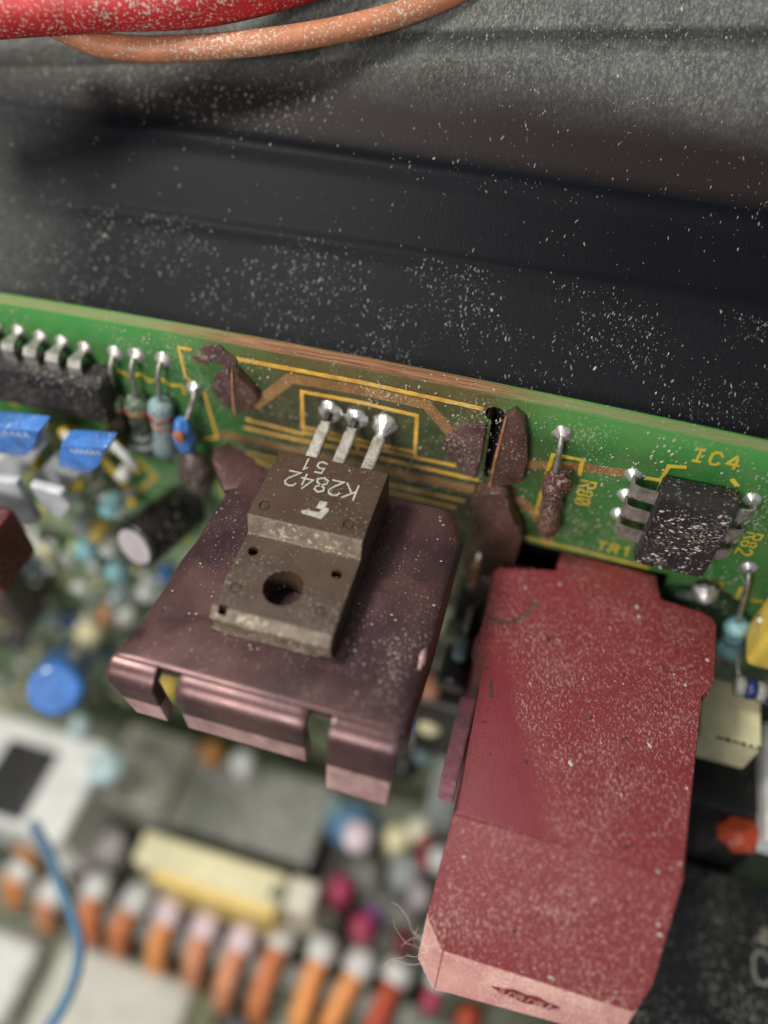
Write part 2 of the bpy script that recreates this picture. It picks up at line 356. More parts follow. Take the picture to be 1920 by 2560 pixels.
# ------------------------------------------------------------------ setting: chassis wall and floor
WS, WN = Vector((0, .77, .64)).normalized(), Vector((0, -.64, .77)).normalized()
WO = Vector((0, .24, .34))
def wall_pt(x, s):
    X_, S_ = x*WK+WX, s*WK+WB
    h = .05*math.exp(-((s-2.86)/.10)**2) + .03*math.exp(-((s-2.0-.02*x)/.06)**2)
    h -= .07*math.exp(-((s-4.05-.12*x)/.07)**2)
    h += .16/(1+math.exp(-(s-3.7)/.10)) - .03*s*0 + .03*noise.noise(Vector((x*.3, s*.5, 2)))
    return WO+UX*X_+WS*S_+WN*h*WK
bm = bmesh.new(); NX, NS = 110, 260
grid = [[bm.verts.new(wall_pt(-13+26*i/NX, (0-WB)/WK+14*j/NS)) for j in range(NS+1)] for i in range(NX+1)]
for i in range(NX):
    for j in range(NS): bm.faces.new((grid[i][j], grid[i+1][j], grid[i+1][j+1], grid[i][j+1]))
lowr = [bm.verts.new(Vector((g[0].co.x, g[0].co.y, -9.9))) for g in grid]
for i in range(NX): bm.faces.new((lowr[i], lowr[i+1], grid[i+1][0], grid[i][0]))
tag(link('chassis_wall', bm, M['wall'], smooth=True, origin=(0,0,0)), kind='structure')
bm = bmesh.new(); box(bm, (-14, -12, -10.1), (14, .2, -9.9)); tag(link('chassis_floor', bm, M['floor_grey']), kind='structure')

# ------------------------------------------------------------------ upright circuit board
ZT = .60
def ztop(x): return .60-.0065*x*x*.8
bd = thing('circuit_board', 'upright green circuit board scorched brown behind the transistor', 'circuit board', (0, .08, -9.8))
bm = bmesh.new()
n = 60; xs = [-9+18*i/n for i in range(n+1)]
F = []
for x in xs:
    z = ztop(max(-4.5, min(4.5, x)))-.012
    F.append([bm.verts.new((x, 0, z)), bm.verts.new((x, .16, z)), bm.verts.new((x, .16, -9.8)), bm.verts.new((x, 0, -9.8))])
for a, b in zip(F, F[1:]):
    for k in range(4): bm.faces.new((a[k], a[(k+1)%4], b[(k+1)%4], b[k]))
bm.faces.new(F[0]); bm.faces.new(F[-1])
sub_o = bmesh.new()
lam = link('laminate', bm, M['board'], None, origin=(0,0,0))
lam.data.materials.append(M['edge'])
c1 = bmesh.new(); box(c1, (1.66, -.3, -2.0), (3.12, .4, -1.235))
hp = at(1238, 1036, 'y', 0); c2 = bmesh.new(); lathe(c2, (hp.x, -.2, hp.z), UY, [(0,.085),(.6,.085)], 20)
hp2 = at(572, 900, 'y', 0); c3 = bmesh.new(); lathe(c3, (hp2.x, -.2, hp2.z), UY, [(0,.065),(.6,.065)], 20)
sp_ = at(1232, 1130, 'y', 0); c4 = bmesh.new(); box(c4, (sp_.x-.055, -.2, sp_.z-.34), (sp_.x+.055, .4, hp.z+.02))
cut(lam, [c1, c2, c3, c4])
lam.data.materials.append(M['hole'])
for p in lam.data.polygons:
    if abs(p.normal.y) < .5 and -2.5 < p.center.z < .5 and abs(p.center.x) < 4: p.material_index = 2
for p in lam.data.polygons:
    if p.normal.z > .7 and p.center.z > .3: p.material_index = 1
lam.parent = bd; lam.location = -bd.location
bm = bmesh.new(); box(bm, (sp_.x-.12, .17, sp_.z-.4), (sp_.x+.14, .22, hp.z+.12), .01)  # added dark plate behind the slot, makes the opening look shaded
link('dark_backing', bm, M['hole'], bd)
bm = bmesh.new(); box(bm, (hp2.x-.12, .17, hp2.z-.1), (hp2.x+.12, .22, hp2.z+.1), .01)  # same added dark plate behind the left hole
link('dark_backing', bm, M['hole'], bd)

FN = Vector((0, -1, 0))
def bline(pts, wpx, m, name='silkscreen_line', h=.004, jit=.12):
    bm = bmesh.new(); q = [at(x, y, 'y', 0) for x, y in pts]
    ribbon(bm, [(p.x, p.z) for p in q], wpx/27.0*.1, Vector((0,0,0)), UX, UZ, FN, h, jit, .05)
    return link(name, bm, m, bd)
T = 'copper_trace'
bline([(639,1012),(726,946),(905,976),(1067,1012),(1127,1082)], 30, M['trace'], T, .002, .02)
bline([(560,1085),(609,1100),(905,1163),(1246,1240),(1308,1254),(1357,1306),(1372,1360)], 30, M['trace'], T, .002, .02)
bline([(1317,1160),(1440,1166),(1590,1187)], 26, M['trace'], T, .002, .02)
bline([(593,897),(900,955),(1203,1021)], 11, M['silk_burnt'])
bline([(757,1071),(755,979),(900,1005),(1043,1039),(1037,1141)], 10, M['silk_burnt'], h=.005)
bline([(757,1067),(900,1100),(1037,1130)], 8, M['silk_burnt'], h=.0045)
bline([(757,1080),(900,1113),(1040,1144)], 8, M['silk_burnt'], h=.0035)
bline([(617,1048),(757,1085)], 9, M['silk_burnt']); bline([(1045,1145),(1138,1164)], 9, M['silk_burnt'])
bline([(612,1069),(900,1134),(1195,1200)], 9, M['silk_burnt'])
bline([(895,1112),(893,1132)], 9, M['silk_burnt'], h=.0055)
bline([(617,1131),(900,1195),(1160,1253)], 8, M['silk_burnt']); bline([(607,1146),(900,1213),(1138,1269)], 7, M['silk_burnt'])
bline([(1342,1281),(1362,1200),(1382,1137),(1432,1145)], 10, M['silk']); bline([(1456,1150),(1449,1186)], 10, M['silk'])
bline([(1440,1146),(1462,1152)], 9, M['silk'], h=.0052)
bline([(1616,1195),(1652,1201),(1672,1165),(1713,1168)], 9, M['silk']); bline([(1654,1206),(1640,1245)], 9, M['silk'], h=.0052)
bline([(1832,1200),(1842,1212)], 10, M['silk'])
bline([(1283,1336),(1440,1373),(1620,1419)], 9, M['silk'])
bline([(1772,1452),(1806,1460),(1793,1492),(1843,1494),(1853,1470)], 8, M['silk']); bline([(1880,1500),(1920,1506)], 8, M['silk'])
bline([(477,873),(447,869),(464,940)], 7, M['silk_burnt']); bline([(464,940),(512,985),(544,1094),(511,1097)], 7, M['silk_burnt'], h=.005)
bline([(295,926),(322,938),(355,936),(372,952),(405,948),(424,962),(456,964),(462,985)], 8, M['silk'])
bline([(528,1140),(550,1200),(560,1240)], 7, M['silk'])
for q in ([(60,1050),(110,1062),(190,1078),(268,1092)], [(290,1130),(345,1150),(392,1190),(352,1222),(300,1196)], [(200,1215),(262,1240),(330,1262)], [(310,1085),(360,1094),(418,1100)], [(130,1090),(150,1130)],
          [(560,1420),(540,1480)], [(0,985),(40,1010)], [(1850,1560),(1905,1572)], [(1215,1480),(1240,1560)], [(240,1100),(275,1120),(265,1150)], [(200,1330),(280,1345),(300,1400)], [(120,1430),(200,1470)], [(330,1420),(400,1440),(390,1500)]):
    bline(q, 13, M['silk'])
def btext(s, px, py, size, U, V, wd=.022, gap=.95):
    bm = bmesh.new(); p = at(px, py, 'y', 0); text(bm, s, p, U, V, FN, size, wd, gap)
    o = link('board_lettering', bm, M['silk'], bd); o['label'] = 'yellow printed lettering ' + s; return o
btext('IC4', 1728, 1150, .135, UX, UZ, .02, 1.0)
btext('TR1', 1491, 1372, .125, UX, UZ, .02, .95)
btext('R80', 1452, 1200, .135, -UZ, UX, .018, .85)
btext('R82', 1868, 1330, .13, -UZ, UX, .018, .85)
btext('C19', 345, 1118, .13, UX, UZ, .018, .9)

# solder joints (parts of the board's component leads)
def solder(parent, p, r=.09, h=.07, m=None, n=20, dirn=FN, name='solder_joint'):
    bm = bmesh.new()
    lathe(bm, Vector(p), dirn, [(-.004, r*1.0), (.008, r), (h*.35, r*.86), (h*.7, r*.58), (h, r*.34), (h*1.15, .001)], n, .22)
    return link(name, bm, m or M['solder'], parent, True)

# ------------------------------------------------------------------ transistor
tr = thing('transistor', 'grey brown power transistor marked K2842, lying over the purple heatsink', 'transistor', (-.01, -1.4, -.395))
YB, YS, YE = -.60, at(620,1286,'z',.062).y, -2.2
x0, x1 = -.505, .475
bm = bmesh.new()
side = [(YB, -.385), (YB, .035), (YB-.03, .062), (YS, .062), (YS-.05, -.115), (YE+.05, -.125), (YE-.02, -.20), (YE-.02, -.215), (YE, -.235), (YE, -.385)]
prism(bm, [(x0, y, z) for y, z in side], (x1-x0, 0, 0), .008)
pk = link('package', bm, M['case'], None, origin=(0,0,0)); pk.data.materials.append(M['case_worn'])
cs = []
def hole_at(px, py, r, z=-.12, z0=-.6, z1=.3):
    p = at(px, py, 'z', z); b = bmesh.new(); lathe(b, (p.x, p.y, z0), UZ, [(0, r), (z1-z0, r)], 28); cs.append(b)
hole_at(708, 1470, .163); hole_at(633, 1378, .045); hole_at(842, 1436, .045)
for px, py in ((663,1264),(873,1312)): hole_at(px, py, .052, .062, .048)
for px, py in ((590,1470),(803,1530)): hole_at(px, py, .052, -.12, -.142)
b = bmesh.new(); p = at(556, 1526, 'z', -.15); box(b, (p.x-.031, p.y-.031, -.223), (p.x+.041, p.y+.037, -.04)); cs.append(b)
cut(pk, cs)
for p in pk.data.polygons:
    c = p.center; nz = p.normal
    if (nz.y < -.3 and c.y < YS+.02) and p.area > .003 and (abs(c.y-YS) < .08 or c.y < YE+.06) and abs(nz.x) < .3: p.material_index = 1
pk.parent = tr; pk.location = -tr.location
# inner raised rims in the mould dents, ridge on end
for px, py, z in ((663,1264,.048),(873,1312,.048),(590,1470,-.142),(803,1530,-.142)):
    bm = bmesh.new(); p = at(px, py, 'z', z); lathe(bm, (p.x, p.y, z-.004), UZ, [(0,.036),(.014,.034),(.015,.001)], 18); link('mould_mark', bm, M['case'], tr, False)
bm = bmesh.new(); box(bm, (x0+.03, YE-.012, -.30), (x1-.01, YE+.01, -.27), .004); box(bm, (x0-.006, YE-.016, -.395), (x1-.1, YE+.01, -.355), .004)
link('mould_seam', bm, M['case_worn'], tr)
# scuffed edges: crumbly flash along the step
bm = bmesh.new()
for i in range(44):
    t = random.random(); blob(bm, (x0+.02+t*(x1-x0-.04), YS+.005+random.uniform(-.01,.006), .058), random.uniform(.004,.011), 1, .5, 3, (1.6,.7,.6), i)
for i in range(60):
    t = random.random(); blob(bm, (x0+.02+t*(x1-x0-.04), YS-.052+random.uniform(-.02,.01), -.112), random.uniform(.003,.009), 1, .5, 3, (1.2,1,.7), i)
for i in range(50):
    t = random.random(); blob(bm, (x0+.01+t*(x1-x0-.04), YE-.012+random.uniform(-.004,.004), random.choice((-.225,-.36,-.31))), random.uniform(.004,.01), 1, .5, 3, (1.6,.5,.8), i)
o = link('mould_flash', bm, M['case_worn'], tr); o['kind'] = 'stuff'
# print: upside down as seen from the front
TZ = .0625
def ttext(s, px, py, size, wd, gap=.88):
    bm = bmesh.new(); p = at(px, py, 'z', TZ); text(bm, s, p, -UX, -UY, UZ, size, wd, gap, .05); o = link('marking', bm, M['print'], tr); o['label'] = 'printed characters ' + s
ttext('K2842', 897, 1215, .160, .0165, .80)
ttext('51', 819, 1158, .125, .0165, 1.05)
bm = bmesh.new()                     # the maker's sign: a slanted stepped bar
lg = [(754,1281),(766,1273),(795,1280),(792,1274),(806,1256),(820,1258),(812,1273),(823,1275),(821,1280),(799,1299),(790,1296),(757,1288)]
lg = [(752,1278),(766,1275),(796,1281),(806,1274),(790,1270),(800,1253),(819,1256),(812,1269),(822,1272),(822,1278),(803,1298),(756,1284)]
prism(bm, [at(x, y, 'z', TZ) for x, y in lg], (0, 0, .004)); o = link('marking', bm, M['print'], tr); o['label'] = 'pale printed maker emblem'
bm = bmesh.new(); p = at(776, 1293, 'z', TZ)
# legs
LX = [-.245, 0.0, .262]
for i, lx in enumerate(LX):
    jp = at((828, 893, 965)[i], (1028, 1045, 1058)[i], 'y', -.01)
    bx = lx-.012; a = Vector((jp.x, -.05, jp.z+.0)); e = Vector((bx, YB+.02, -.075))
    bm = bmesh.new()
    k1 = a.lerp(e, .22); k2 = a.lerp(e, .30)
    for (s, t, w0, w1) in ((k1, k2, .030, .052), (k2, e, .052, .054)):
        d = t-s
        vs = [bm.verts.new(q+UX*sx+UZ*sz) for q, w_ in ((s, w0), (t, w1)) for sx, sz in ((-w_,-.03),(w_,-.03),(w_,.03),(-w_,.03))]
        for f in ((0,1,2,3),(4,5,6,7),(0,1,5,4),(1,2,6,5),(2,3,7,6),(3,0,4,7)):
            try: bm.faces.new([vs[q] for q in f])
            except ValueError: pass
    bmesh.ops.remove_doubles(bm, verts=bm.verts, dist=1e-5)
    es = [q for q in bm.edges if len(q.link_faces) == 2]
    bmesh.ops.bevel(bm, geom=es, offset=.009, segments=2, affect='EDGES')
    lo = link('leg', bm, M['tin'], tr)
    bm = bmesh.new(); tube(bm, [Vector((jp.x, .05, jp.z)), a, k1+(e-a)*.02], .030, 8); t = link('leg_tip', bm, M['tin'] if i == 2 else M['soot'], lo, True)
    bm = bmesh.new()
    r = (.118, .112, .115)[i]; hh = (.05, .055, .12)[i]
    pr = [(-.004, r), (.012, r*1.0), (.03, r*.93), (hh, r*.72), (hh+.015, r*.52), (hh-.004, r*.34), (hh-.02, .001)] if i < 2 else [(-.004, r), (.012, r), (.05, r*.9), (.09, r*.68), (.125, r*.46), (.17, .03)]
    lathe(bm, jp, FN, pr, 28, .3); link('solder_joint', bm, M['solder'], lo, True)

# ------------------------------------------------------------------ heatsink
hs = thing('heatsink', 'purple anodised sheet metal heatsink with bent notched flange under the transistor', 'heatsink', (.07, -1.7, -.5))
ZH, TH = -.40, .115
hx0, hx1, hyb, hyf = -1.0, 1.17, -.50, -2.62
def edgeL(y): return -1.0-.16*max(0, min(1, (-y-.5)/2.12))**1.6+.016*noise.noise(Vector((0, y*3.3, 1)))
bm = bmesh.new(); ny, nx = 46, 40
def plate_pt(u, v):
    y = hyb+(hyf-hyb)*v; a, b = edgeL(y), 1.165+.012*noise.noise(Vector((3, y*4, 2)))
    x = a+(b-a)*u; z = ZH
    z -= .05*math.exp(-((x-a)/.07)**2)+.05*math.exp(-((b-x)/.06)**2)              # pressed-down rims
    z += .014*noise.noise(Vector((x*1.2, y*1.2, 4)))*min(1, (1-v)*8)
    if v > .85: z = z*(1-((v-.85)/.15))+ZH*((v-.85)/.15)
    cx = .08*max(0, 1-v/.04)
    if v < .12 and u > .5: x -= (.12-v)/.12*.10*(u-.5)*2
    if v < .12 and u < .5: x += (.12-v)/.12*.07*(.5-u)*2
    return Vector((x, y, z))
g = [[bm.verts.new(plate_pt(i/nx, j/ny)) for j in range(ny+1)] for i in range(nx+1)]
for i in range(nx):
    for j in range(ny): bm.faces.new((g[i][j], g[i][j+1], g[i+1][j+1], g[i+1][j]))
def solid(o, t=TH, bev=.012):
    md = o.modifiers.new('s', 'SOLIDIFY'); md.thickness = t; md.offset = -1
    if bev: b = o.modifiers.new('b', 'BEVEL'); b.width = bev; b.segments = 2; b.limit_method = 'ANGLE'; b.angle_limit = math.radians(50)
    bpy.context.view_layer.update(); ev = o.evaluated_get(bpy.context.evaluated_depsgraph_get()); nm = bpy.data.meshes.new_from_object(ev); o.modifiers.clear(); o.data = nm
    return sharp(o)
def orient(bm, ref):
    bm.faces.ensure_lookup_table(); bm.normal_update()
    f = bm.faces[0]
    if f.normal.dot(ref) < 0: bmesh.ops.reverse_faces(bm, faces=bm.faces)
def sheet(name, bm, m, parent, ref, t=TH, bev=.012):
    bmesh.ops.recalc_face_normals(bm, faces=bm.faces); orient(bm, ref)
    me = bpy.data.meshes.new(name); base = wloc(parent)
    for v in bm.verts: v.co -= base
    bm.to_mesh(me); bm.free(); me.materials.append(m)
    o = bpy.data.objects.new(name, me); COL.objects.link(o); o.parent = parent
    return solid(o, t, bev)
bm.faces.ensure_lookup_table()
plate = sheet('plate', bm, M['sink'], hs, UZ)
# flange tabs below the near edge
def tab(xa, xb, drop, cl=0, cr=0, out=.03):
    R_ = .13; bm = bmesh.new(); prof = []
    for k in range(9):
        a = math.pi/2*k/8*(.94 if out < .1 else .8); prof.append((hyf+.004-.04*k/8-R_*math.sin(a), ZH-.0008-R_*(1-math.cos(a)), 0))
    y_, z_ = prof[-1][0], prof[-1][1]
    for k in range(1, 9): prof.append((y_-out*k/8, z_-(drop-R_)*k/8, k/8))
    n = 14; rows = []
    for y, z, t in prof:
        rows.append([bm.verts.new(((xa+cl*t)+((xb-cr*t)-(xa+cl*t))*i/n, y, z)) for i in range(n+1)])
    for a, b in zip(rows, rows[1:]):
        for i in range(n): bm.faces.new((a[i], a[i+1], b[i+1], b[i]))
    bm.faces.ensure_lookup_table()
    o = sheet('flange_tab', bm, M['sink'], hs, Vector((0,-.2,1)))
    # bare metal on the lower band
    o.data.materials.append(M['sink_raw'])
    for p in o.data.polygons:
        if p.center.z+wloc(o).z < ZH-.012-R_-(drop-R_)*.42: p.material_index = 1
    return o
xn = lambda px, py: at(px, py, 'y', hyf-.1).x
tab(-1.16, -.78, .55, .16, -.05); tab(-.58, .44, .56, .03, .0); tab(.63, 1.14, .74, .0, .02, .14)
# web between tabs at the bend (the notch bottom)
# side flange on the right, folded down
bm = bmesh.new(); rows = []
for j in range(21):
    y = -.75+(hyf+.02+.75)*j/20; e = 1.135; d = .30+.25*noise.noise(Vector((y*1.5, 0, 5)))*.5
    rows.append([bm.verts.new((e+.02, y, ZH-.045)), bm.verts.new((e+.06, y, ZH-.12)), bm.verts.new((e+.05, y, ZH-d-.1))])
for a, b in zip(rows, rows[1:]):
    for k in range(2): bm.faces.new((a[k], a[k+1], b[k+1], b[k]))
bm.faces.ensure_lookup_table(); sheet('side_flange', bm, M['sink'], hs, UX, .06, .008)
# bare nick on the right rim
bm = bmesh.new(); p = at(1050, 1640, 'z', ZH-.03); blob(bm, (p.x+.02, p.y, p.z-.02), .06, 3, .5, 4, (.5, 1.8, .5), 3); link('bare_nick', bm, M['sink_raw'], hs, True)
# twisted lock tabs that pass through the board
def lock_tab(pts, y0, th, m, bev=.012, name='lock_tab', parent=None):
    if name != 'bare_edge' and bev < .011 or name == 'rear_bracket' or pts[0][0] < 700:
        n_ = len(pts); q = []
        for i in range(n_):
            p0, p1, p2, p3 = [Vector(pts[(i+k) % n_]) for k in (-1, 0, 1, 2)]
            for k in range(5):
                t = k/5; q.append(tuple(.5*((2*p1)+(p2-p0)*t+(2*p0-5*p1+4*p2-p3)*t*t+(3*p1-p0-3*p2+p3)*t**3)))
        pts = q; bev = min(bev, .012)
    bm = bmesh.new(); prism(bm, [at(x, y, 'y', yy) for x, y, yy in pts] if len(pts[0]) == 3 else [at(x, y, 'y', y0) for x, y in pts], (0, th, 0), bev)
    o = link(name, bm, m, parent or hs); sharp(o, 40); return o
lock_tab([(1107,1108),(1122,1085),(1146,1069),(1180,1061),(1216,1063),(1206,1120),(1196,1160),(1186,1200),(1160,1180),(1128,1152),(1112,1130)], -.045, .06, M['goo2'])
lock_tab([(1222,1220),(1232,1160),(1250,1090),(1263,1045),(1285,1035),(1309,1055),(1317,1095),(1318,1150),(1306,1205),(1270,1212)], -.11, .10, M['goo'])
lock_tab([(1220,1221),(1231,1160),(1249,1090),(1262,1044),(1267,1046),(1256,1092),(1238,1160),(1227,1220)], -.118, .02, M['goo_edge'], .002, 'bare_edge')
# bracket at the right rear, joining plate and board
bm = bmesh.new()
lock_tab([(1172,1262),(1200,1236),(1262,1240),(1276,1290),(1302,1338),(1288,1400),(1252,1440),(1222,1456),(1166,1438),(1160,1380),(1176,1318)], -.20, .16, M['goo'], .03, 'rear_bracket')
lock_tab([(1166,1438),(1222,1456),(1252,1440),(1240,1476),(1215,1500),(1168,1480)], -.24, .10, M['goo2'], .02, 'rear_bracket')
# left rear
lock_tab([(498,872),(540,864),(562,880),(590,902),(584,925),(556,915),(515,892)], -.03, .04, M['goo2'])
lock_tab([(532,948),(552,930),(572,928),(576,985),(574,1022),(552,1006),(534,980)], -.04, .05, M['goo2'])
lock_tab([(577,930),(581,930),(584,1000),(590,1040),(584,1036),(578,990)], -.12, .03, M['goo_edge'], .002, 'bare_edge')
lock_tab([(584,935),(606,952),(640,990),(636,1008),(600,1034),(590,1000)], -.10, .08, M['goo'])
bm = bmesh.new(); prism(bm, [at(x, y, 'z', -.412) for x, y in ((536,1118),(570,1106),(606,1128),(660,1168),(640,1210),(560,1225),(545,1190),(530,1150))], (0, 0, -.10), .014); sharp(link('rear_bracket', bm, M['sink'], hs), 40)
# lacquer blobs
for (px, py, r, fl, yy) in ((1262,1222,.10,(1.2,.35,.6),-.0), (1240,1242,.12,(1.4,.35,.5),-.02), (505,898,.08,(1.2,.25,.6),0), (1182,1300,.06,(.5,.6,1),-.1), (620,1020,.07,(1.3,.4,.6),-.0)):
    bm = bmesh.new(); p = at(px, py, 'y', yy); blob(bm, p, r, 4, .3, 2.2, fl, px); tag(link('lacquer_blob', bm, M['goo'], hs, True))
# ------------------------------------------------------------------ red block
rb = thing('red_plastic_block', 'crimson plastic transformer cover speckled with pale dust beside the heatsink', 'transformer', (2.5, -1.9, -3.4))
ZR = -1.22
A_ = lambda x, y, z=ZR: at(x, y, 'z', z)
top = [A_(1250,1416), A_(1396,1432), A_(1403,1376), A_(1645,1440), A_(1645,1502), A_(1755,1532), A_(1776,1540), A_(1792,1562), A_(1786,1700), A_(1772,1735), A_(1748,1735)]
top += [Vector((3.38, -2.78, ZR)), Vector((1.63, -2.79, ZR)), A_(1220,1634), A_(1197,1620), A_(1194,1590), A_(1210,1545), A_(1222,1480), A_(1232,1430)]
bm = bmesh.new(); prism(bm, top, (0, 0, -1.3), .02)
o = link('cover', bm, M['red'], None, origin=(0,0,0)); sharp(o, 40); o.parent = rb; o.location = -rb.location
e1 = at(1595, 2531, 'x', 3.30); s0 = at(1078, 2286, 'y', -3.38); s1 = Vector((1.80, -3.60, e1.z))
bm = bmesh.new()
L0, L1 = Vector((1.632,-2.755,ZR+.001)), Vector((3.378,-2.755,ZR+.001))
zz = lambda y: ZR+(y+2.76)/(e1.y+2.76)*(e1.z-ZR)
q0 = Vector((1.60, -3.40, zz(-3.40))); q1 = Vector((1.78, e1.y, e1.z)); q2 = Vector((3.28, e1.y, e1.z)); q3 = Vector((3.355, -3.40, zz(-3.40)))
up = [L0, q0, q1, q2, q3, L1]; zb = e1.z-.33
va = [bm.verts.new(p) for p in up]; vb = [bm.verts.new(Vector((p.x-(.03 if p.y < -3 and p.x > 3 else 0), p.y-(.24 if p.y < -3.3 and p.x < 3 else (.17 if p.y < -3.5 else 0)), (min(zb, p.z-.3) if p.y > -3.3 or p.x > 3.3 else e1.z-.33)))) for p in up]
bm.faces.new(va); bm.faces.new(vb[::-1])
rimf = []
for i in range(6):
    f = bm.faces.new((va[i], vb[i], vb[(i+1)%6], va[(i+1)%6]))
    if i in (1, 2, 3): f.material_index = 1
bmesh.ops.bevel(bm, geom=[e for e in bm.edges if not all(v.co.y > -2.8 for v in e.verts)], offset=.012, segments=2, affect='EDGES')
o = link('sloped_end', bm, M['red'], None, origin=(0,0,0)); o.data.materials.append(M['rim']); sharp(o, 40); o.parent = rb; o.location = -rb.location
for p in o.data.polygons: p.material_index = 1 if ((p.normal.y < -.76 and p.center.z < e1.z+.0) or (p.normal.x < -.45 and p.normal.y < -.2)) else 0
# moulded word, worn away on the end
bm = bmesh.new(); TV = Vector((0,.46,.89)); TN = Vector((0,-.89,.46)); TP = Vector((2.24, e1.y-.125, e1.z-.205))
poly = [TP+UX*(.24+.25*math.cos(a)*(1+.12*math.sin(5*a)))+TV*(.02+.042*math.sin(a)*(1+.25*math.sin(7*a)))+TN*.004 for a in [2*math.pi*k/36 for k in range(36)]]
prism(bm, poly, TN*-.01); link('worn_print_patch', bm, M['red'], rb)
bm = bmesh.new()
for i in range(8):
    o_ = TP+UX*(.05+i*.052)-TV*.008
    for st in ([[(0,0),(0,.05)],[(.02,.05),(.02,0)]], [[(0,0),(.03,.05)]], [[(0,.05),(.02,.0),(.035,.05)]])[i % 3]: ribbon(bm, st, .009, o_, UX, TV, TN, .008, .2)
link('worn_lettering', bm, M['rim'], rb)
# round knob and dark arc mark at upper left
bm = bmesh.new(); p = at(1222, 1612, 'z', -1.5); lathe(bm, (p.x-.02, p.y, -1.75), UZ, [(0,.12),(.28,.12),(.33,.09),(.34,.001)], 20); link('peg', bm, M['red'], rb, True)
bm = bmesh.new(); pts = [A_(x, y) for x, y in ((1222,1545),(1262,1558),(1300,1545),(1328,1520),(1340,1500))]
ribbon(bm, [(q.x, q.y) for q in smooth_pts(pts, 5)], .05, Vector((0,0,ZR)), UX, UY, UZ, .003, .25); link('grease_mark', bm, M['goo'], rb)
bm = bmesh.new(); pts = [A_(x, y) for x, y in ((1228,1700),(1226,1722),(1229,1742))]
ribbon(bm, [(q.x, q.y) for q in pts], .03, Vector((0,0,ZR)), UX, UY, UZ, .003, .2); link('grease_mark', bm, M['goo'], rb)
# side shell seen past its left side
bm = bmesh.new(); box(bm, (1.45, -2.35, -2.3), (1.60, -1.5, -1.8), .03); link('lower_shell', bm, simple('mauve_plastic', (170,112,124), .5), rb)

# ------------------------------------------------------------------ chips
def dip(label, x0, x1, z0, z1, y0, y1, pins, m, group='chips on the upright board', sm='solder', name='chip'):
    r = thing(name, label, 'chip', ((x0+x1)/2, 0, (z0+z1)/2), group)
    bm = bmesh.new(); t = .018
    vs = [bm.verts.new(v) for v in ((x0,y0,z0),(x1,y0,z0),(x1,y0,z1),(x0,y0,z1))]; k = (y0+y1)/2
    v2 = [bm.verts.new(v) for v in ((x0-t,k,z0-t),(x1+t,k,z0-t),(x1+t,k,z1+t),(x0-t,k,z1+t))]
    v3 = [bm.verts.new(v) for v in ((x0,y1,z0),(x1,y1,z0),(x1,y1,z1),(x0,y1,z1))]
    bm.faces.new(vs); bm.faces.new(v3)
    for a, b in ((vs, v2), (v2, v3)):
        for i in range(4): bm.faces.new((a[i], a[(i+1)%4], b[(i+1)%4], b[i]))
    bmesh.ops.bevel(bm, geom=list(bm.edges), offset=.012, segments=2, affect='EDGES')
    link('chip_body', bm, m, r)
    for (ax, ay, az), (bx, by, bz), wdir in pins:           # body exit -> pad
        bm = bmesh.new(); A, B = Vector((ax, ay, az)), Vector((bx, by, bz)); W = Vector(wdir)*.058; wk = 1.15 if ax < 0 else 1.15; mid = Vector((bx, ay+.01, bz))
        pth = [A, A.lerp(mid, .8), mid+(B-mid)*.15, mid.lerp(B, .55), B]; th = [.06,.06,.058,.04,.03]
        rows = []
        for q, ww in zip(pth, th):
            wv = Vector(wdir)*ww*wk; d = (mid-A).normalized(); nrm = Vector((0,-1,0)) if q in pth[:2] else -d*-1
            rows.append([bm.verts.new(q+wv+nrm*.012), bm.verts.new(q-wv+nrm*.012), bm.verts.new(q-wv-nrm*.012), bm.verts.new(q+wv-nrm*.012)])
        for a, b in zip(rows, rows[1:]):
            for i in range(4): bm.faces.new((a[i], a[(i+1)%4], b[(i+1)%4], b[i]))
        bm.faces.new(rows[0]); bm.faces.new(rows[-1])
        pn = link('pin', bm, M['tin'], r); solder(pn, B, .078, .05, M[sm], 16)
    return r
pins = []
for i in range(3):
    z = -.0-.265*i
    pins.append(((2.72, -.20, z-.02), (2.475, -.0, z), (0,0,1))); pins.append(((3.28, -.20, z-.02), (3.45, 0, z), (0,0,1)))
dip('dust-speckled black chip under the yellow letters IC4', 2.70, 3.29, -.77, .11, -.33, -.04, pins, M['black_ic'])
pins = []
for i in range(5):
    p = at(48+i*55 if i < 4 else 262, (828, 842, 855, 870, 884)[i], 'y', 0) if i < 4 else None
    if p: pins.append(((p.x+.01, -.24, p.z-.22), (p.x, 0, p.z), (1,0,0))); pins.append(((p.x, -.16, p.z-.62), (p.x, 0, p.z-.76), (1,0,0)))
for dx in (.26, .52):
    p = at(48, 828, 'y', 0); pins.append(((p.x-dx, -.16, p.z-.14), (p.x-dx, 0, p.z), (1,0,0)))
dip('dusty dark brown chip at the left end of the upright board', -4.2, at(238,960,'y',-.36).x, at(150,1034,'y',-.36).z, at(150,890,'y',-.04).z, -.36, -.04, pins, M['black_ic2'], sm='solder_dull')

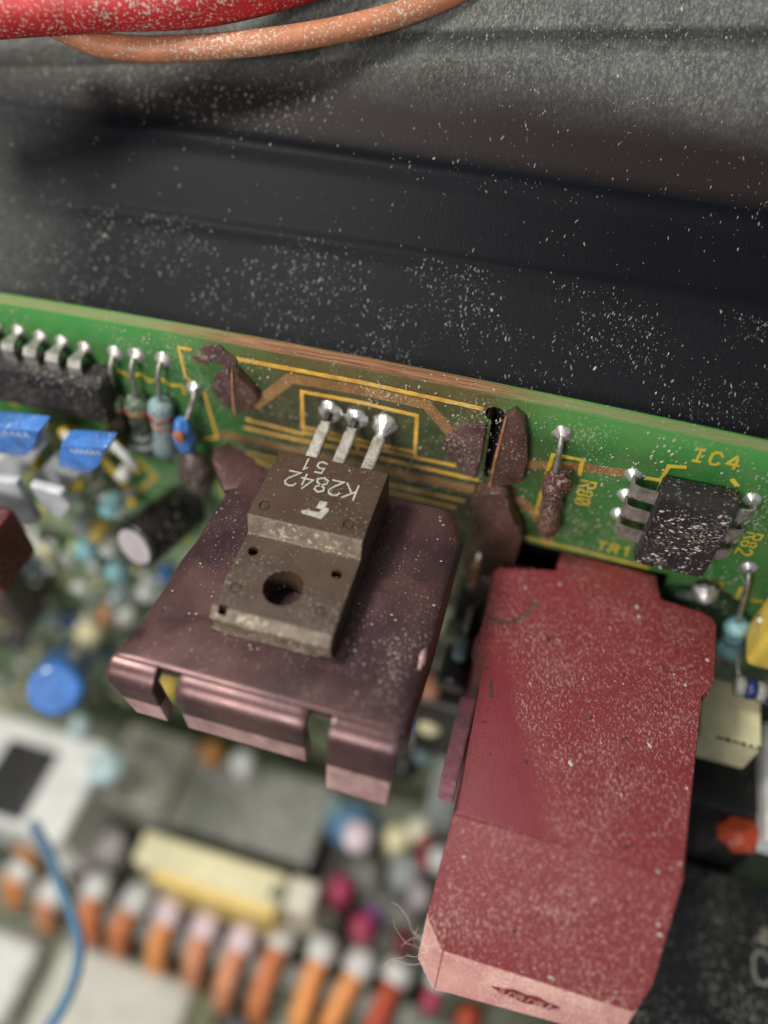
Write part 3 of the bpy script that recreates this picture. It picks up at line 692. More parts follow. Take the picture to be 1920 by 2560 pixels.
# ------------------------------------------------------------------ axial parts
def resistor(label, P0, P1, rad, m, bands, top=True, lift=.14, f0=.3, f1=.85, group='resistors on the upright board', sm='solder_dull', cat='resistor', nrm=FN, base=True):
    P0, P1 = Vector(P0), Vector(P1); r = thing('resistor', label, cat, (P0+P1)/2, group); d = P1-P0; L_ = d.length; dn_ = d.normalized()
    a, b = P0+nrm*lift+d*f0, P0+nrm*lift+d*f1; bl = (b-a).length
    bm = bmesh.new(); prof = [(0,rad*.35),(bl*.02,rad*.8),(bl*.08,rad*1.08),(bl*.2,rad*1.1),(bl*.28,rad*.92),(bl*.5,rad*.88),(bl*.72,rad*.92),(bl*.8,rad*1.1),(bl*.92,rad*1.08),(bl*.98,rad*.8),(bl,rad*.35)]
    lathe(bm, a, dn_, prof, 24); body = link('resistor_body', bm, m, r, True)
    for t, bmn in bands:
        rr = rad*(1.12 if t < .24 or t > .78 else .95)
        bm = bmesh.new(); lathe(bm, a+dn_*bl*(t-.03), dn_, [(0, rr), (bl*.065, rr)], 24); link('colour_band', bm, M[bmn], body, True)
    for s, e in ((P0, a), (P1, b)):
        k = s+nrm*lift*.9; bm = bmesh.new(); tube(bm, smooth_pts([s-nrm*.02, s.lerp(k, .6), k+(e-k)*.25, e], 4), .026, 8); l = link('lead', bm, M['tin'], r, True)
        if base: solder(l, s, .085, .06, M[sm], 18, nrm)
    return r
def bp(x, y, yy=0): return at(x, y, 'y', yy)
r80 = resistor('brown lacquered resistor beside the yellow letters R80', bp(1406,1084), bp(1369,1328), .10, M['goo'], [], f0=.32, f1=.88, lift=.13)
bm = bmesh.new(); p = bp(1395,1205,-.14); blob(bm, p, .14, 4, .45, 2.5, (.85,.6,1.0), 5); blob(bm, bp(1378,1268,-.1), .12, 4, .5, 2.5, (.8,.6,1.1), 9); link('lacquer_coat', bm, M['goo'], r80, True)
resistor('dark green resistor with dull red bands, nearest the brown chip', bp(291,883), bp(318,1125), .105, M['green_body'], [(.2,'red_band'),(.45,'orange_band'),(.8,'orange_band')])
resistor('green resistor with white bands, middle of the three by the brown chip', bp(342,888), bp(384,1130), .11, M['green_body'], [(.2,'orange_band'),(.68,'white_band'),(.84,'white_band')])
resistor('pale blue resistor with a red band, next to the blue disc capacitor', bp(409,898), bp(432,1140), .115, M['sky_body'], [(.22,'red_band'),(.4,'orange_band')])
# blue disc capacitor
c = thing('disc_capacitor', 'small blue disc capacitor with a brown chipped spot by the resistors', 'capacitor', bp(462,1100))
bm = bmesh.new(); p = bp(462,1092,-.26); blob(bm, p, .24, 4, .12, 2, (.42,.5,1.0), 2); cb = link('capacitor_body', bm, M['blue_body'], c, True)
bm = bmesh.new(); blob(bm, p+Vector((.01,-.10,.10)), .06, 3, .4, 3, (1,.6,1.2), 2); link('chipped_spot', bm, M['orange_band'], c, True)
bm = bmesh.new(); tube(bm, smooth_pts([bp(486,972,.02), bp(486,985,-.1), bp(476,1020,-.16), bp(466,1048,-.22)], 4), .026, 8); l = link('lead', bm, M['tin'], c, True); solder(l, bp(486,972), .085, .06)
bm = bmesh.new(); tube(bm, [bp(455,1150,.02), bp(458,1130,-.12), bp(460,1110,-.2)], .026, 8); link('lead', bm, M['tin'], c, True)

# ------------------------------------------------------------------ bent grey parts with blue tops, left
def blue_top(label, quad, metal):
    r = thing('trimmer', label, 'electronic part', bp(*quad[0]), 'blue-topped parts at the left')
    bm = bmesh.new(); prism(bm, [bp(x, y, -.85) for x, y in quad], (0, .22, 0), .03); t = link('blue_cap', bm, M['blue_body'], r); sharp(t)
    A, B = bp(*quad[0], -.85), bp(*quad[1], -.85)
    bm = bmesh.new()
    for i in range(6):
        q = A.lerp(B, .18+.11*i); ribbon(bm, [(0,0),(.02,.05),(.04,0)], .010, q+Vector((0,0,-.09)), UX, UZ, FN, .006)
    link('white_lettering', bm, M['white_band'], t)
    for poly, y in metal:
        bm = bmesh.new(); prism(bm, [bp(x, yy, y) for x, yy in poly], (0, .1, 0), .02); link('bent_plate', bm, M['grey_metal'], r)
blue_top('blue-topped part with a bent grey plate, nearer the picture edge', [(-60,1062),(98,1078),(80,1128),(62,1142),(-60,1130)], [([(-20,1150),(60,1142),(108,1095),(118,1108),(40,1208),(0,1218),(-30,1210)], -.65), ([(-20,1200),(38,1208),(95,1306),(60,1320),(-20,1270)], -1.05)])
blue_top('blue-topped part with a bent grey plate, nearer the resistors', [(150,1112),(268,1120),(245,1165),(225,1184),(143,1168)], [([(70,1210),(135,1140),(160,1170),(205,1182),(150,1238),(90,1228)], -.65), ([(72,1214),(150,1236),(176,1268),(150,1300),(100,1260)], -1.0)])

# ------------------------------------------------------------------ electrolytic capacitor
def can(label, base, tip, rad, m, mend, name='electrolytic_capacitor', cat='capacitor', group=None, ring=True):
    base, tip = Vector(base), Vector(tip); d = (tip-base); L_ = d.length; r = thing(name, label, cat, base, group)
    bm = bmesh.new(); lathe(bm, base, d, [(0,rad*.9),(.03,rad),(.10,rad),(.13,rad*.94),(.16,rad),(L_-.04,rad),(L_-.01,rad*.96),(L_,rad*.86),(L_-.012,rad*.78)] if ring else [(0,rad),(L_-.05,rad),(L_,rad*.9)], 32); link('sleeve', bm, m, r, True)
    bm = bmesh.new(); lathe(bm, base+d.normalized()*(L_-.03), d, [(0,rad*.79),(.035,rad*.78),(.036,.001)], 32); link('can_end', bm, mend, r); return r
cb_, ct_ = deep(470, 1262, 8.55), deep(335, 1368, 7.95)
can('black cylindrical capacitor with a grey end tilted toward the viewer', cb_, ct_, .265, M['black_sleeve'], M['can_end'])
bm = bmesh.new(); p = bp(492, 1185, -.35); blob(bm, p, .25, 4, .1, 1.5, (.7,.6,1.2), 4); tag(link('brown_capacitor', bm, M['brown_cap'], smooth=True), 'dusty brown lump of a capacitor above the black cylinder', 'capacitor')

# ------------------------------------------------------------------ blurred parts standing on the lower left of the upright board
def stub(label, px, py, rpx, m, yy=-.55, name='resistor', cat='resistor', length=.28, group='standing parts low on the upright board', flat=1, up=-.0):
    p = bp(px, py, yy); dep = (p-CAM).dot(fwd); rad = rpx*dep/FPX
    r = thing(name, label, cat, (p.x, 0, p.z), group)
    bm = bmesh.new(); lathe(bm, (p.x, p.y+length, p.z), FN, [(0,rad*.8),(.05,rad),(length-rad*.6,rad),(length-rad*.2,rad*.8),(length,rad*.3)], 20); link('body', bm, M[m], r, True)
    bm = bmesh.new(); tube(bm, [Vector((p.x, .0, p.z)), Vector((p.x, p.y+length, p.z))], .03, 8); link('lead', bm, M['tin'], r, True)
    return r
stub('bright cyan bead just above-left of the black capacitor', 262, 1288, 26, 'cyan_body')
stub('bright cyan bead left of the grey capacitor end', 203, 1396, 30, 'cyan_body')
stub('light cyan bead below the grey capacitor end', 278, 1450, 26, 'cyan_body')
stub('dull pale blue bead lowest of the cyan group', 296, 1492, 24, 'sky_body')
stub('white bead above the left cyan bead', 192, 1330, 24, 'white_band')
stub('white bead between the left cyan bead and the grey end', 262, 1388, 22, 'white_band')
stub('pale green bead above the bright cyan bead', 212, 1268, 24, 'green_body')
stub('whitish bead beside the heatsink, low', 356, 1500, 26, 'white_band')
stub('yellowish bead between the two white beads', 232, 1352, 20, 'yellow_cap')
stub('lime yellow bead at the left heatsink edge', 452, 1350, 20, 'yellow_cap', -.3)
stub('small blue bead at the heatsink edge', 400, 1458, 20, 'blue_body', -.3)
stub('amber standing part below the cyan beads', 256, 1560, 26, 'amber_body', -.6)
stub('white lead part beneath the blue-topped part', 300, 1200, 18, 'white_band', -.3)
stub('whitish thin part left of the black capacitor', 305, 1262, 14, 'white_band', -.3)
stub('navy blue part in the shadow low at the left', 160, 1575, 24, 'navy', -.5, 'capacitor', 'capacitor')
stub('sage green part near the picture edge', 30, 1560, 34, 'green_body', -.6)
stub('pale green round part near the navy one', 110, 1565, 26, 'sky_body', -.6)
stub('cream part left of the amber one', 205, 1600, 26, 'cream_plastic', -.6)
stub('whitish part right of the amber one', 305, 1560, 24, 'white_band', -.6)
stub('pale green part just left of the heatsink corner', 240, 1650, 44, 'sky_body', -.8, length=.3)
stub('cream white part just left of the heatsink corner', 210, 1618, 30, 'cream_plastic', -.9, length=.3)
stub('green part under the heatsink corner', 200, 1700, 38, 'green_body', -.8)
stub('olive part near the left edge', 75, 1660, 36, 'olive', -.7)
stub('black part near the left edge', 25, 1620, 34, 'black_sleeve', -.7, 'capacitor', 'capacitor')
stub('tiny yellow part seen through the left flange notch', 405, 1745, 34, 'yellow_cap', -1.2, length=.3)
can('blurred blue cylinder below the heatsink corner', bp(170,1660,-1.2), bp(140,1725,-2.0), .31, M['blue_body'], M['blue_body'], 'blue_capacitor', group=None, ring=False)
def clutter(name, label, m, n, seed, x0=-30, x1=430, y0=1330, y1=1760):
    random.seed(seed); bm = bmesh.new()
    for i in range(n):
        px, py = random.uniform(x0, x1), random.uniform(y0, y1)
        if (px > 330 and py < 1420) or px+py*.9 > 1850+60: continue
        p = bp(px, py, -random.uniform(.03, .45)); r_ = random.uniform(.04, .13)
        if random.random() < .5: blob(bm, p, r_, 2, .3, 2, (1, random.uniform(.5,1), random.uniform(.6,1.6)), i)
        else:
            q = Vector((random.uniform(-.3,.3), random.uniform(-.1,.1), random.uniform(-.4,.1))); tube(bm, [p, p+q], r_*.5, 8)
    tag(link(name, bm, M[m], smooth=True), label, 'clutter', None, 'stuff')
clutter('solder_clutter', 'pale solder blobs and wire ends crowding the low left of the upright board', 'white_band', 90, 1)
clutter('green_clutter', 'pale green lumps among the crowded parts at the low left', 'sky_body', 60, 2)
clutter('dark_clutter', 'dark small lumps among the crowded parts at the low left', 'black_sleeve', 26, 3)
clutter('olive_clutter', 'olive yellow lumps among the crowded parts at the low left', 'cream_plastic', 70, 4)
clutter('upper_clutter', 'small pale joints between the chip and the blue-topped parts', 'white_band', 26, 5, -20, 420, 1060, 1300)
clutter('upper_yellow_clutter', 'small yellow lumps between the chip and the blue-topped parts', 'silk', 22, 6, -20, 420, 1060, 1300)
random.seed(70)
# dark shadowed block at left edge (brown) and red-brown part
bm = bmesh.new(); a = bp(-60,1290,-.3); b = bp(130,1500,-.3); box(bm, (a.x, -.9, b.z), (b.x, -.05, a.z), .06)
tag(link('dark_block', bm, M['brown_cap']), 'dark brown block in shadow at the left picture edge', 'electronic part')
bm = bmesh.new(); p = deep(-25, 1370, 7.6); box(bm, p-Vector((.3,.3,.35)), p+Vector((.22,.3,.35)), .06)
tag(link('maroon_block', bm, simple('maroon', (92,24,24), .5)), 'maroon plastic block cut by the left picture edge', 'electronic part')

# ------------------------------------------------------------------ main board and large parts deep below
ZM = -9.6
mb = bmesh.new(); box(mb, (-11, -7.2, ZM-.16), (11, -.02, ZM), .02); tag(link('main_circuit_board', mb, M['main_board']), 'flat green main circuit board lying deep below, out of focus', 'circuit board')
def zbox(name, label, cat, quad, zt, h, m, bev=.06, parent=None, group=None):
    "quad: photo corners of the top face (far left, far right, near right, near left), squared up on the plane z = zt"
    q = [at(x, y, 'z', zt) for x, y in quad]
    x0 = (q[0].x+q[3].x)/2; x1 = (q[1].x+q[2].x)/2; y1 = (q[0].y+q[1].y)/2; y0 = (q[2].y+q[3].y)/2
    bm = bmesh.new(); box(bm, (x0, y0, zt-h), (x1, y1, zt), bev, 3); o = link(name, bm, m, parent)
    return o if parent else tag(o, label, cat, group)
simple('warm_grey', (158,155,140), .5, 0, .2); simple('pale_cream', (220,212,192), .5, 0, .1, .93); simple('mid_grey', (158,162,160), .5, 0, .15); simple('pale_aqua', (196,220,220), .35, 0, 0)
simple('pinkish_white', (226,206,212), .4, 0, 0, .93); simple('dark_red', (96,26,30), .4, 0, 0)
zbox('ferrite_core', 'large flat grey block behind the cream relay', 'transformer', [(470,1850),(835,1965),(782,2170),(300,2035)], -7.6, 1.9, M['grey_block'], .1)
zbox('metal_shield', 'olive grey box between the heatsink corner and the grey block', 'shield', [(310,1800),(500,1850),(400,2040),(250,1990)], -7.4, 2.0, M['warm_grey'], .1)
zbox('dark_core', 'dark block between the grey block and the blue capacitor', 'transformer', [(835,1990),(900,2010),(850,2240),(800,2220)], -8.2, 1.3, M['brown_cap'], .1)
rl = thing('relay', 'cream plastic relay lying in front of the flat grey block', 'relay', at(560,2180,'z',-7.4)-Vector((0,0,1.9)))
zbox('relay_cover', '', '', [(350,2075),(725,2175),(700,2260),(330,2165)], -7.2, 1.6, M['cream_plastic'], .10, rl)
zbox('yellow_tape', '', '', [(385,2168),(690,2250),(684,2292),(378,2208)], -7.32, 1.3, M['yellow_glow_tape'], .04, rl)
zbox('relay_end', '', '', [(722,2180),(782,2196),(800,2300),(705,2270)], -7.25, 1.5, M['pale_cream'], .12, rl)
bm = bmesh.new(); p = at(692,2232,'z',-7.18); lathe(bm, (p.x, p.y, -7.3), UZ, [(0,.12),(.13,.12),(.131,.001)], 16); link('recess', bm, M['olive'], rl)
ords = ['first','second','third','fourth','fifth','sixth','seventh','eighth','ninth','tenth','eleventh']
row = [((66,2160),(46,2204)),((142,2218),(120,2262)),((245,2205),(219,2285)),((345,2240),(305,2318)),((424,2272),(392,2360)),((517,2305),(482,2388)),((610,2336),(568,2440)),((709,2330),(650,2470)),((809,2362),(750,2506)),((905,2400),(840,2540)),((1000,2418),(935,2570))]
ZR_ = -8.7
for i, (a, b) in enumerate(row):
    W, O_ = at(*a, 'z', ZR_), at(b[0]+(i*37 % 11)-5, b[1]+(i*53 % 25)-14, 'z', ZR_); d = (O_-W); L_ = d.length; d.normalize(); J = W+d*.22
    w0 = thing('orange_wire', 'blurred orange wire in a white sleeve, %s from the left of the row' % ords[i], 'wire', (J.x, J.y, ZM), 'orange wires in a row at the bottom')
    E_ = O_+d*.10
    bm = bmesh.new(); tube(bm, smooth_pts([J-d*.15, J, J.lerp(E_, .5)+Vector((0,0,-.02)), E_+Vector((0,0,-.12)), E_+d*.14+Vector((0,0,-.45)), E_+d*.16+Vector((0,0,-.62))], 5), .155, 16)
    link('insulation', bm, M['vermilion'] if i == 10 else M[('orange_wire', 'brown_orange', 'peach_wire')[(i*5+i//3) % 3]], w0, True)
    bm = bmesh.new(); tube(bm, [E_+d*.16+Vector((0,0,-.60)), E_+d*.17+Vector((0,0,-.85))], .17, 14); link('red_tip', bm, M['dark_red'] if i > 4 else M['grey_block'], w0, True)
    bm = bmesh.new(); lathe(bm, W-d*.20+Vector((0,0,.0)), d+Vector((0,0,-.1)), [(0,.08),(.03,.15),(.10,.21),(.22,.235),(.42,.22),(.45,.18)], 20); link('white_sleeve', bm, M['pinkish_white'] if i in (4,5,6) else M['white_plastic'], w0, True)
bm = bmesh.new(); a = at(0,2225,'z',-9.0); box(bm, (a.x-1, a.y+.0, ZM), (2.6, a.y+.34, -9.0), .04); tag(link('terminal_strip', bm, M['grey_block']), 'grey terminal strip behind the orange wires', 'connector')
zbox('white_housing', 'pale white plastic housing below the orange wires at the left', 'housing', [(160,2345),(480,2450),(420,2700),(40,2600)], -9.1, 1.0, M['pale_wall'], .2)
zbox('white_flap', 'bright white slanted flap in the bottom left corner', 'housing', [(-160,2270),(75,2340),(30,2580),(-200,2500)], -8.9, .6, M['white_plastic'], .2)
zbox('olive_rib', 'olive rib right of the pale housing', 'housing', [(480,2470),(545,2490),(500,2700),(430,2690)], -9.3, .8, M['olive'], .08)
zbox('dark_rib', 'black block under the middle orange wires', 'housing', [(560,2520),(620,2535),(600,2700),(530,2690)], -9.35, .8, M['black_box'], .08)
bm = bmesh.new(); tube(bm, smooth_pts([deep(x, y, d) for x, y, d in ((84,2060,10.4),(118,2125,10),(150,2210,9.7),(182,2290,9.5),(198,2360,9.3),(188,2440,9.2),(155,2520,9.1),(100,2600,9.0))], 10), .068, 14)
tag(link('thin_blue_cable', bm, M['blue_wire'], smooth=True), 'thin blue cable curving down over the orange wires', 'cable')
cn = thing('connector', 'white plastic connector with a black insert at the left edge', 'connector', at(60,1950,'z',-7.6))
zbox('shell', '', '', [(-120,1740),(250,1850),(190,2110),(-150,2030)], -6.9, 1.6, M['white_plastic'], .14, cn)
zbox('insert', '', '', [(-10,1835),(115,1868),(85,2062),(-45,2025)], -6.85, .6, M['black_sleeve'], .05, cn)
bm = bmesh.new(); blob(bm, at(268,1918,'z',-6.7), .27, 3, .2, 2, (1,1,.7)); link('knob', bm, M['pale_aqua'], cn, True)
bm = bmesh.new(); tube(bm, [at(190,1840,'z',-6.8), at(205,1790,'z',-6.6)], .12, 14); link('knob', bm, M['pale_aqua'], cn, True)
def bead(name, label, cat, px, py, rpx, z, m, fl=(1,1,1), grp=None, tall=.0):
    p = at(px, py, 'z', z); dep = (p-CAM).dot(fwd); rad = rpx*dep/FPX; bm = bmesh.new()
    lathe(bm, (p.x, p.y, z-tall), UZ, [(0,rad),(tall-rad*.5,rad),(tall-rad*.15,rad*.8),(tall,rad*.2)], 20)
    return tag(link(name, bm, M[m], smooth=True), label, cat, grp)
bead('brown_capacitor', 'dark red-brown round capacitor left of the orange wires', 'capacitor', 190, 2160, 24, -8.3, 'dark_red', tall=.9)
bead('white_capacitor', 'small white capacitor beside the dark red-brown one', 'capacitor', 158, 2150, 20, -8.0, 'white_band', tall=1.2)
bead('tan_capacitor', 'tan round capacitor between the connector and the orange wires', 'capacitor', 62, 2115, 32, -7.9, 'amber_body', tall=1)
bead('grey_capacitor', 'mauve grey round capacitor above the first orange wires', 'capacitor', 262, 2100, 44, -8.1, 'can_end', tall=1)
bead('white_capacitor', 'white upright capacitor seen under the middle flange', 'capacitor', 603, 1895, 30, -7.0, 'white_plastic', tall=1.5)
bead('amber_capacitor', 'dark amber capacitor under the middle flange', 'capacitor', 525, 1872, 28, -7.2, 'amber_body', tall=1.2)
bead('white_post', 'pale post just below the right flange of the heatsink', 'post', 838, 2010, 22, -7.0, 'sky_body', tall=1.2)
bc = thing('blue_capacitor', 'blue capacitor with a pinkish white end below the right flange', 'capacitor', at(875,2060,'z',-9.0))
bm = bmesh.new(); p = at(880,2062,'z',-7.4); blob(bm, p, .44, 3, .12, 1.5, (1,.8,.8), 3); link('capacitor_body', bm, M['blue_wire'], bc, True)
bm = bmesh.new(); blob(bm, at(896,2092,'z',-7.0), .23, 3, .1, 2); link('white_end', bm, M['pinkish_white'], bc, True)
bead('dark_cylinder', 'dark grey-blue cylinder under the blue capacitor', 'capacitor', 905, 2165, 56, -8.2, 'grey_block', tall=1.2)
bead('magenta_capacitor', 'crimson pink capacitor, upper of the two', 'capacitor', 848, 2215, 34, -7.8, 'magenta', tall=1.2, grp='pink capacitors right of the relay')
bead('magenta_capacitor', 'violet pink capacitor, lower of the two', 'capacitor', 905, 2310, 32, -7.6, 'magenta', tall=1.4, grp='pink capacitors right of the relay')
bead('violet_capacitor', 'violet slim capacitor beside the lower pink one', 'capacitor', 932, 2280, 26, -7.7, 'violet', tall=1.3)
for k, (px, py, r_, m) in enumerate(((992,2088,32,'cream_plastic'),(1048,2068,32,'pale_cream'),(1062,2098,18,'red_band'),(1098,2140,30,'white_plastic'),(1015,2170,44,'mid_grey'),(1058,2150,18,'red_band'),(1052,2232,30,'can_end'))):
    bead('round_capacitor', ['cream rounded capacitor under the red cover, leftmost','pale cream rounded capacitor at the top of the pale cluster','small dull red capacitor, upper one in the pale cluster','white rounded capacitor touching the red cover','large greyish rounded capacitor of the pale cluster','small dull red capacitor, lower one in the pale cluster','mauve capacitor at the bottom of the pale cluster'][k], 'capacitor', px, py, r_, -7.4, m, tall=1.2, grp='pale cluster left of the red cover')
zbox('grey_slab', 'plain grey slab left of the red cover', 'shield', [(1110,1840),(1180,1860),(1140,2060),(1060,2040)], -7.0, 2, M['mid_grey'], .06)
zbox('deep_slab', 'dark grey slab between pink capacitors and the red cover', 'shield', [(930,2200),(1120,2250),(1080,2400),(880,2360)], -8.6, 1, M['grey_block'], .08)
bead('red_capacitor', 'dark red capacitor beside the corner of the red cover', 'capacitor', 1010, 2345, 30, -7.4, 'dark_red', tall=1)
bead('salmon_wire_end', 'bright salmon pink wire end under the red cover', 'wire', 1175, 2545, 32, -7.6, 'vermilion', tall=1)
bead('crimson_wire_end', 'crimson wire end left of the salmon one', 'wire', 1080, 2495, 26, -7.8, 'magenta', tall=1)
bead('white_wire_sleeve', 'white rounded sleeve above the crimson wire end', 'wire', 1100, 2440, 30, -7.7, 'white_plastic', tall=.6)
# between heatsink and red cover
can('black slim cylinder standing between heatsink and red cover', deep(1195,1440,8.6), deep(1128,1720,8.0), .17, M['black_sleeve'], M['black_sleeve'], 'slim_capacitor', ring=False)
stub('copper coloured post beside the brown bracket', 1178, 1468, 13, 'goo_edge', -.6, 'copper_post', 'post', group=None)
G_ = 'parts seen between heatsink and red cover'
stub('pale post beside the black slim cylinder', 1145, 1650, 18, 'sky_body', -1.0, 'post', 'post', group=G_)
stub('olive post below the black slim cylinder', 1125, 1610, 24, 'olive', -.8, 'post', 'post', group=G_)
stub('tan capacitor right of the heatsink flange', 1068, 1745, 28, 'tan_cable', -.9, 'capacitor', 'capacitor', group=G_)
stub('cream capacitor right of the heatsink corner', 1068, 1835, 32, 'cream_plastic', -1.0, 'capacitor', 'capacitor', group=G_)
stub('blue capacitor right of the heatsink corner', 1016, 1825, 20, 'blue_body', -.9, 'capacitor', 'capacitor', group=G_)
stub('pale aqua capacitor below the cream one', 1052, 1910, 26, 'sky_body', -1.0, 'capacitor', 'capacitor', group=G_)
stub('black capacitor left of the pale aqua one', 1000, 1945, 44, 'black_sleeve', -1.2, 'capacitor', 'capacitor', group=G_)
zbox('dark_gap_block', 'dark block in the gap right of the heatsink', 'housing', [(1085,1500),(1250,1520),(1180,1780),(1050,1760)], -3.4, 1.5, M['black_box'], .1)

# ------------------------------------------------------------------ right side
fc = thing('film_capacitor', 'glossy yellow film capacitor cut by the right picture edge', 'capacitor', bp(1920,1620))
bm = bmesh.new(); a, b = bp(1935,1555,-.5), bp(2050,1700,-.5); box(bm, (a.x, -.55, b.z), (b.x, -.1, a.z), .08, 3); link('body', bm, M['yellow_cap'], fc, True)
bm = bmesh.new(); tube(bm, [bp(1900,1530,.0), bp(1900,1550,-.3)], .03, 8); link('lead', bm, M['tin'], fc)
rr = resistor('light blue resistor on end below the IC4 chip', bp(1872,1418), bp(1812,1640), .11, M['cyan_body'], [(.5,'navy')], f0=.42, f1=.8, lift=.16)
gp = thing('test_post', 'dark green hump with a grey solder dome under the IC4 chip', 'electronic part', bp(1770,1510))
bm = bmesh.new(); blob(bm, bp(1755,1500,-.05), .30, 4, .1, 2, (1.2,.45,.55)); link('green_hump', bm, M['dark_green'], gp, True)
solder(gp, bp(1762,1480,-.12), .13, .12, M['solder_dull'])
bl = thing('coil', 'dark blue wound coil above the cream block at right', 'coil', bp(1880,1715))
for k in range(5):
    bm = bmesh.new(); p = bp(1850+k*26, 1716+k*7, -.7); lathe(bm, p-Vector((.05,0,0)), UX, [(0,.07),(.02,.10),(.08,.10),(.10,.07)], 18); link('winding', bm, M['navy'] if k % 2 else M['grey_block'], bl, True)
resistor('silver lead loop curving over the dark blue coil', bp(1845,1635,-.3), bp(1920,1690,-.3), .05, M['tin'], [], lift=.3, base=False, group='loose leads', cat='wire')
cb2 = thing('relay', 'cream block with small dark printing, right of the red cover', 'relay', at(1850,1800,'z',-2.4))
a, b = at(1752,1700,'z',-2.1), at(1920,1880,'z',-2.1)
bm = bmesh.new(); box(bm, (a.x, at(1830,1855,'z',-2.1).y, -2.6), (at(1905,1860,'z',-2.1).x, at(1830,1705,'z',-2.1).y, -2.1), .03); link('relay_cover', bm, M['cream_plastic'], cb2)
bm = bmesh.new(); p = at(1800,1862,'z',-2.1); text(bm, 'OMRON', Vector((p.x-.02, p.y+.03, -2.1)), UX, UY, UZ, .07, .014, 1.0) if False else text(bm, 'H8N0A2', Vector((p.x-.02, p.y+.05, -2.1)), UX, UY*.5, UZ, .07, .014, 1.0)
o = link('marking', bm, M['black_box'], cb2)
bm = bmesh.new(); p = at(1820, 1900, 'z', -3.0); box(bm, (p.x-.75, p.y-.55, -5.0), (p.x+.6, p.y+.6, -3.0), .05); tag(link('black_relay', bm, M['black_box']), 'black box directly below the cream block at right', 'relay')
bm = bmesh.new(); p = at(1912, 1960, 'z', -2.8); box(bm, (p.x-.0, p.y-.55, -3.1), (p.x+.5, p.y+.7, -2.8), .03); tag(link('white_strip', bm, M['white_plastic']), 'white plastic strip at the right picture edge', 'cover')
orp = thing('label_plug', 'orange-red plug with a white printed sleeve at the right edge', 'plug', at(1860,2090,'z',-3.2))
bm = bmesh.new(); blob(bm, at(1850,2085,'z',-3.1), .20, 3, .3, 2, (1,.9,.7)); link('orange_plug', bm, M['vermilion'], orp, True)
bm = bmesh.new(); p = at(1915,2075,'z',-3.0); box(bm, p-Vector((.08,.18,.2)), p+Vector((.5,.2,.05)), .05); link('white_sleeve', bm, M['white_plastic'], orp)
bt = thing('transformer', 'large black transformer with two grey printed characters at the lower right', 'transformer', at(1800,2350,'z',-6))
bm = bmesh.new(); p = at(1640,2150,'z',-4.3); box(bm, (p.x-.15, -6.0, -7.0), (p.x+5, p.y+.1, -4.3), .08, 3); link('transformer_body', bm, M['black_box'], bt)
for s, px, py, sz in (('4',1892,2318,.24),('C',1884,2452,.29)):
    bm = bmesh.new(); p = at(px, py, 'z', -4.3); text(bm, s, p, -UY if s == '4' else UX, UX if s == '4' else UY, UZ, sz, .035); o = link('marking', bm, M['print'], bt)
bm = bmesh.new(); p = at(1400,2600,'z',-5); box(bm, (2.0, -5.6, -6.9), (p.x+.6, -4.0, -5.6), .06); tag(link('dark_core', bm, M['black_box']), 'dark block under the end of the red cover', 'electronic part')
# black area below the red cover, left-hand deep shadow parts: coil cage
# ------------------------------------------------------------------ cables at the top
def cable(name, label, pts, rad, m, cat='cable'):
    bm = bmesh.new(); q = smooth_pts([deep(*p) for p in pts], 14); tube(bm, q, rad, 28); return tag(link(name, bm, m, smooth=True), label, cat)
cable('red_cable', 'thick dusty red cable crossing the top left corner', [(-300,40,6.3),(-100,22,6.3),(60,10,6.35),(260,-2,6.4),(480,-10,6.5),(680,-50,6.6),(860,-110,6.7),(1000,-190,6.8)], .235, M['red_cable'])
cable('orange_cable', 'thinner dusty orange brown cable curving below the red one', [(60,20,6.75),(150,70,6.7),(240,108,6.7),(340,122,6.68),(480,120,6.68),(650,106,6.68),(840,76,6.68),(1010,32,6.68),(1180,-40,6.68),(1350,-140,6.68)], .102, M['tan_cable'])

# ------------------------------------------------------------------ dust, grit and fibres
def flakes(name, label, n, sampler, smin, smax, m='dust_flake', elong=1.6, cat='dust'):
    vs, fs = [], []
    for i in range(n):
        r = sampler()
        if r is None: continue
        p, N, T = r; B = N.cross(T).normalized(); T = B.cross(N)
        a = random.uniform(-.5, .5); t2 = T*math.cos(a)+B*math.sin(a); b2 = B*math.cos(a)-T*math.sin(a)
        s = smin+(smax-smin)*random.random()**3; L_ = s*random.uniform(1, elong); k = len(vs)
        pts = [t2*L_, t2*.2*L_+b2*s*.8, t2*-.8*L_+b2*s*.3, t2*-.7*L_-b2*s*.5, t2*.3*L_-b2*s*.7]
        vs += [p+q*random.uniform(.6, 1.15)+N*.0015 for q in pts]; vs.append(p+N*s*random.uniform(.3, .9)+t2*s*random.uniform(-.4,.4))
        fs += [(k+j, k+(j+1)%5, k+5) for j in range(5)]
    me = bpy.data.meshes.new(name); me.from_pydata([tuple(v) for v in vs], [], fs); me.materials.append(M[m])
    o = bpy.data.objects.new(name, me); COL.objects.link(o); return tag(o, label, cat, None, 'stuff')
def on_wall():
    x = random.uniform(-5.5, 4.2); s = random.uniform(max(.3, -WB/WK), 5.2)
    nz = noise.noise(Vector((x*1.3, s*1.6, 9)))+.5*noise.noise(Vector((x*4, s*4, 5)))
    if s < 2.0: d = .42+nz*1.0
    elif s < 2.75: d = .03
    elif s < 3.0: d = .10+nz*.15
    else: d = .10 if s < 3.75 else .75+nz*.5
    if x < -1.2 and s > 3.0: d = .9+nz
    if x < -1.0 and 3.0 < s < 3.2: d *= .4
    if random.random() > d: return None
    return wall_pt(x, s), WN, (WS+UX*random.uniform(-.3,.25)).normalized()
flakes('wall_dust', 'pale dust specks scattered over the black metal wall', 30000, on_wall, .0022, .0095, 'wall_fleck', elong=3.2)
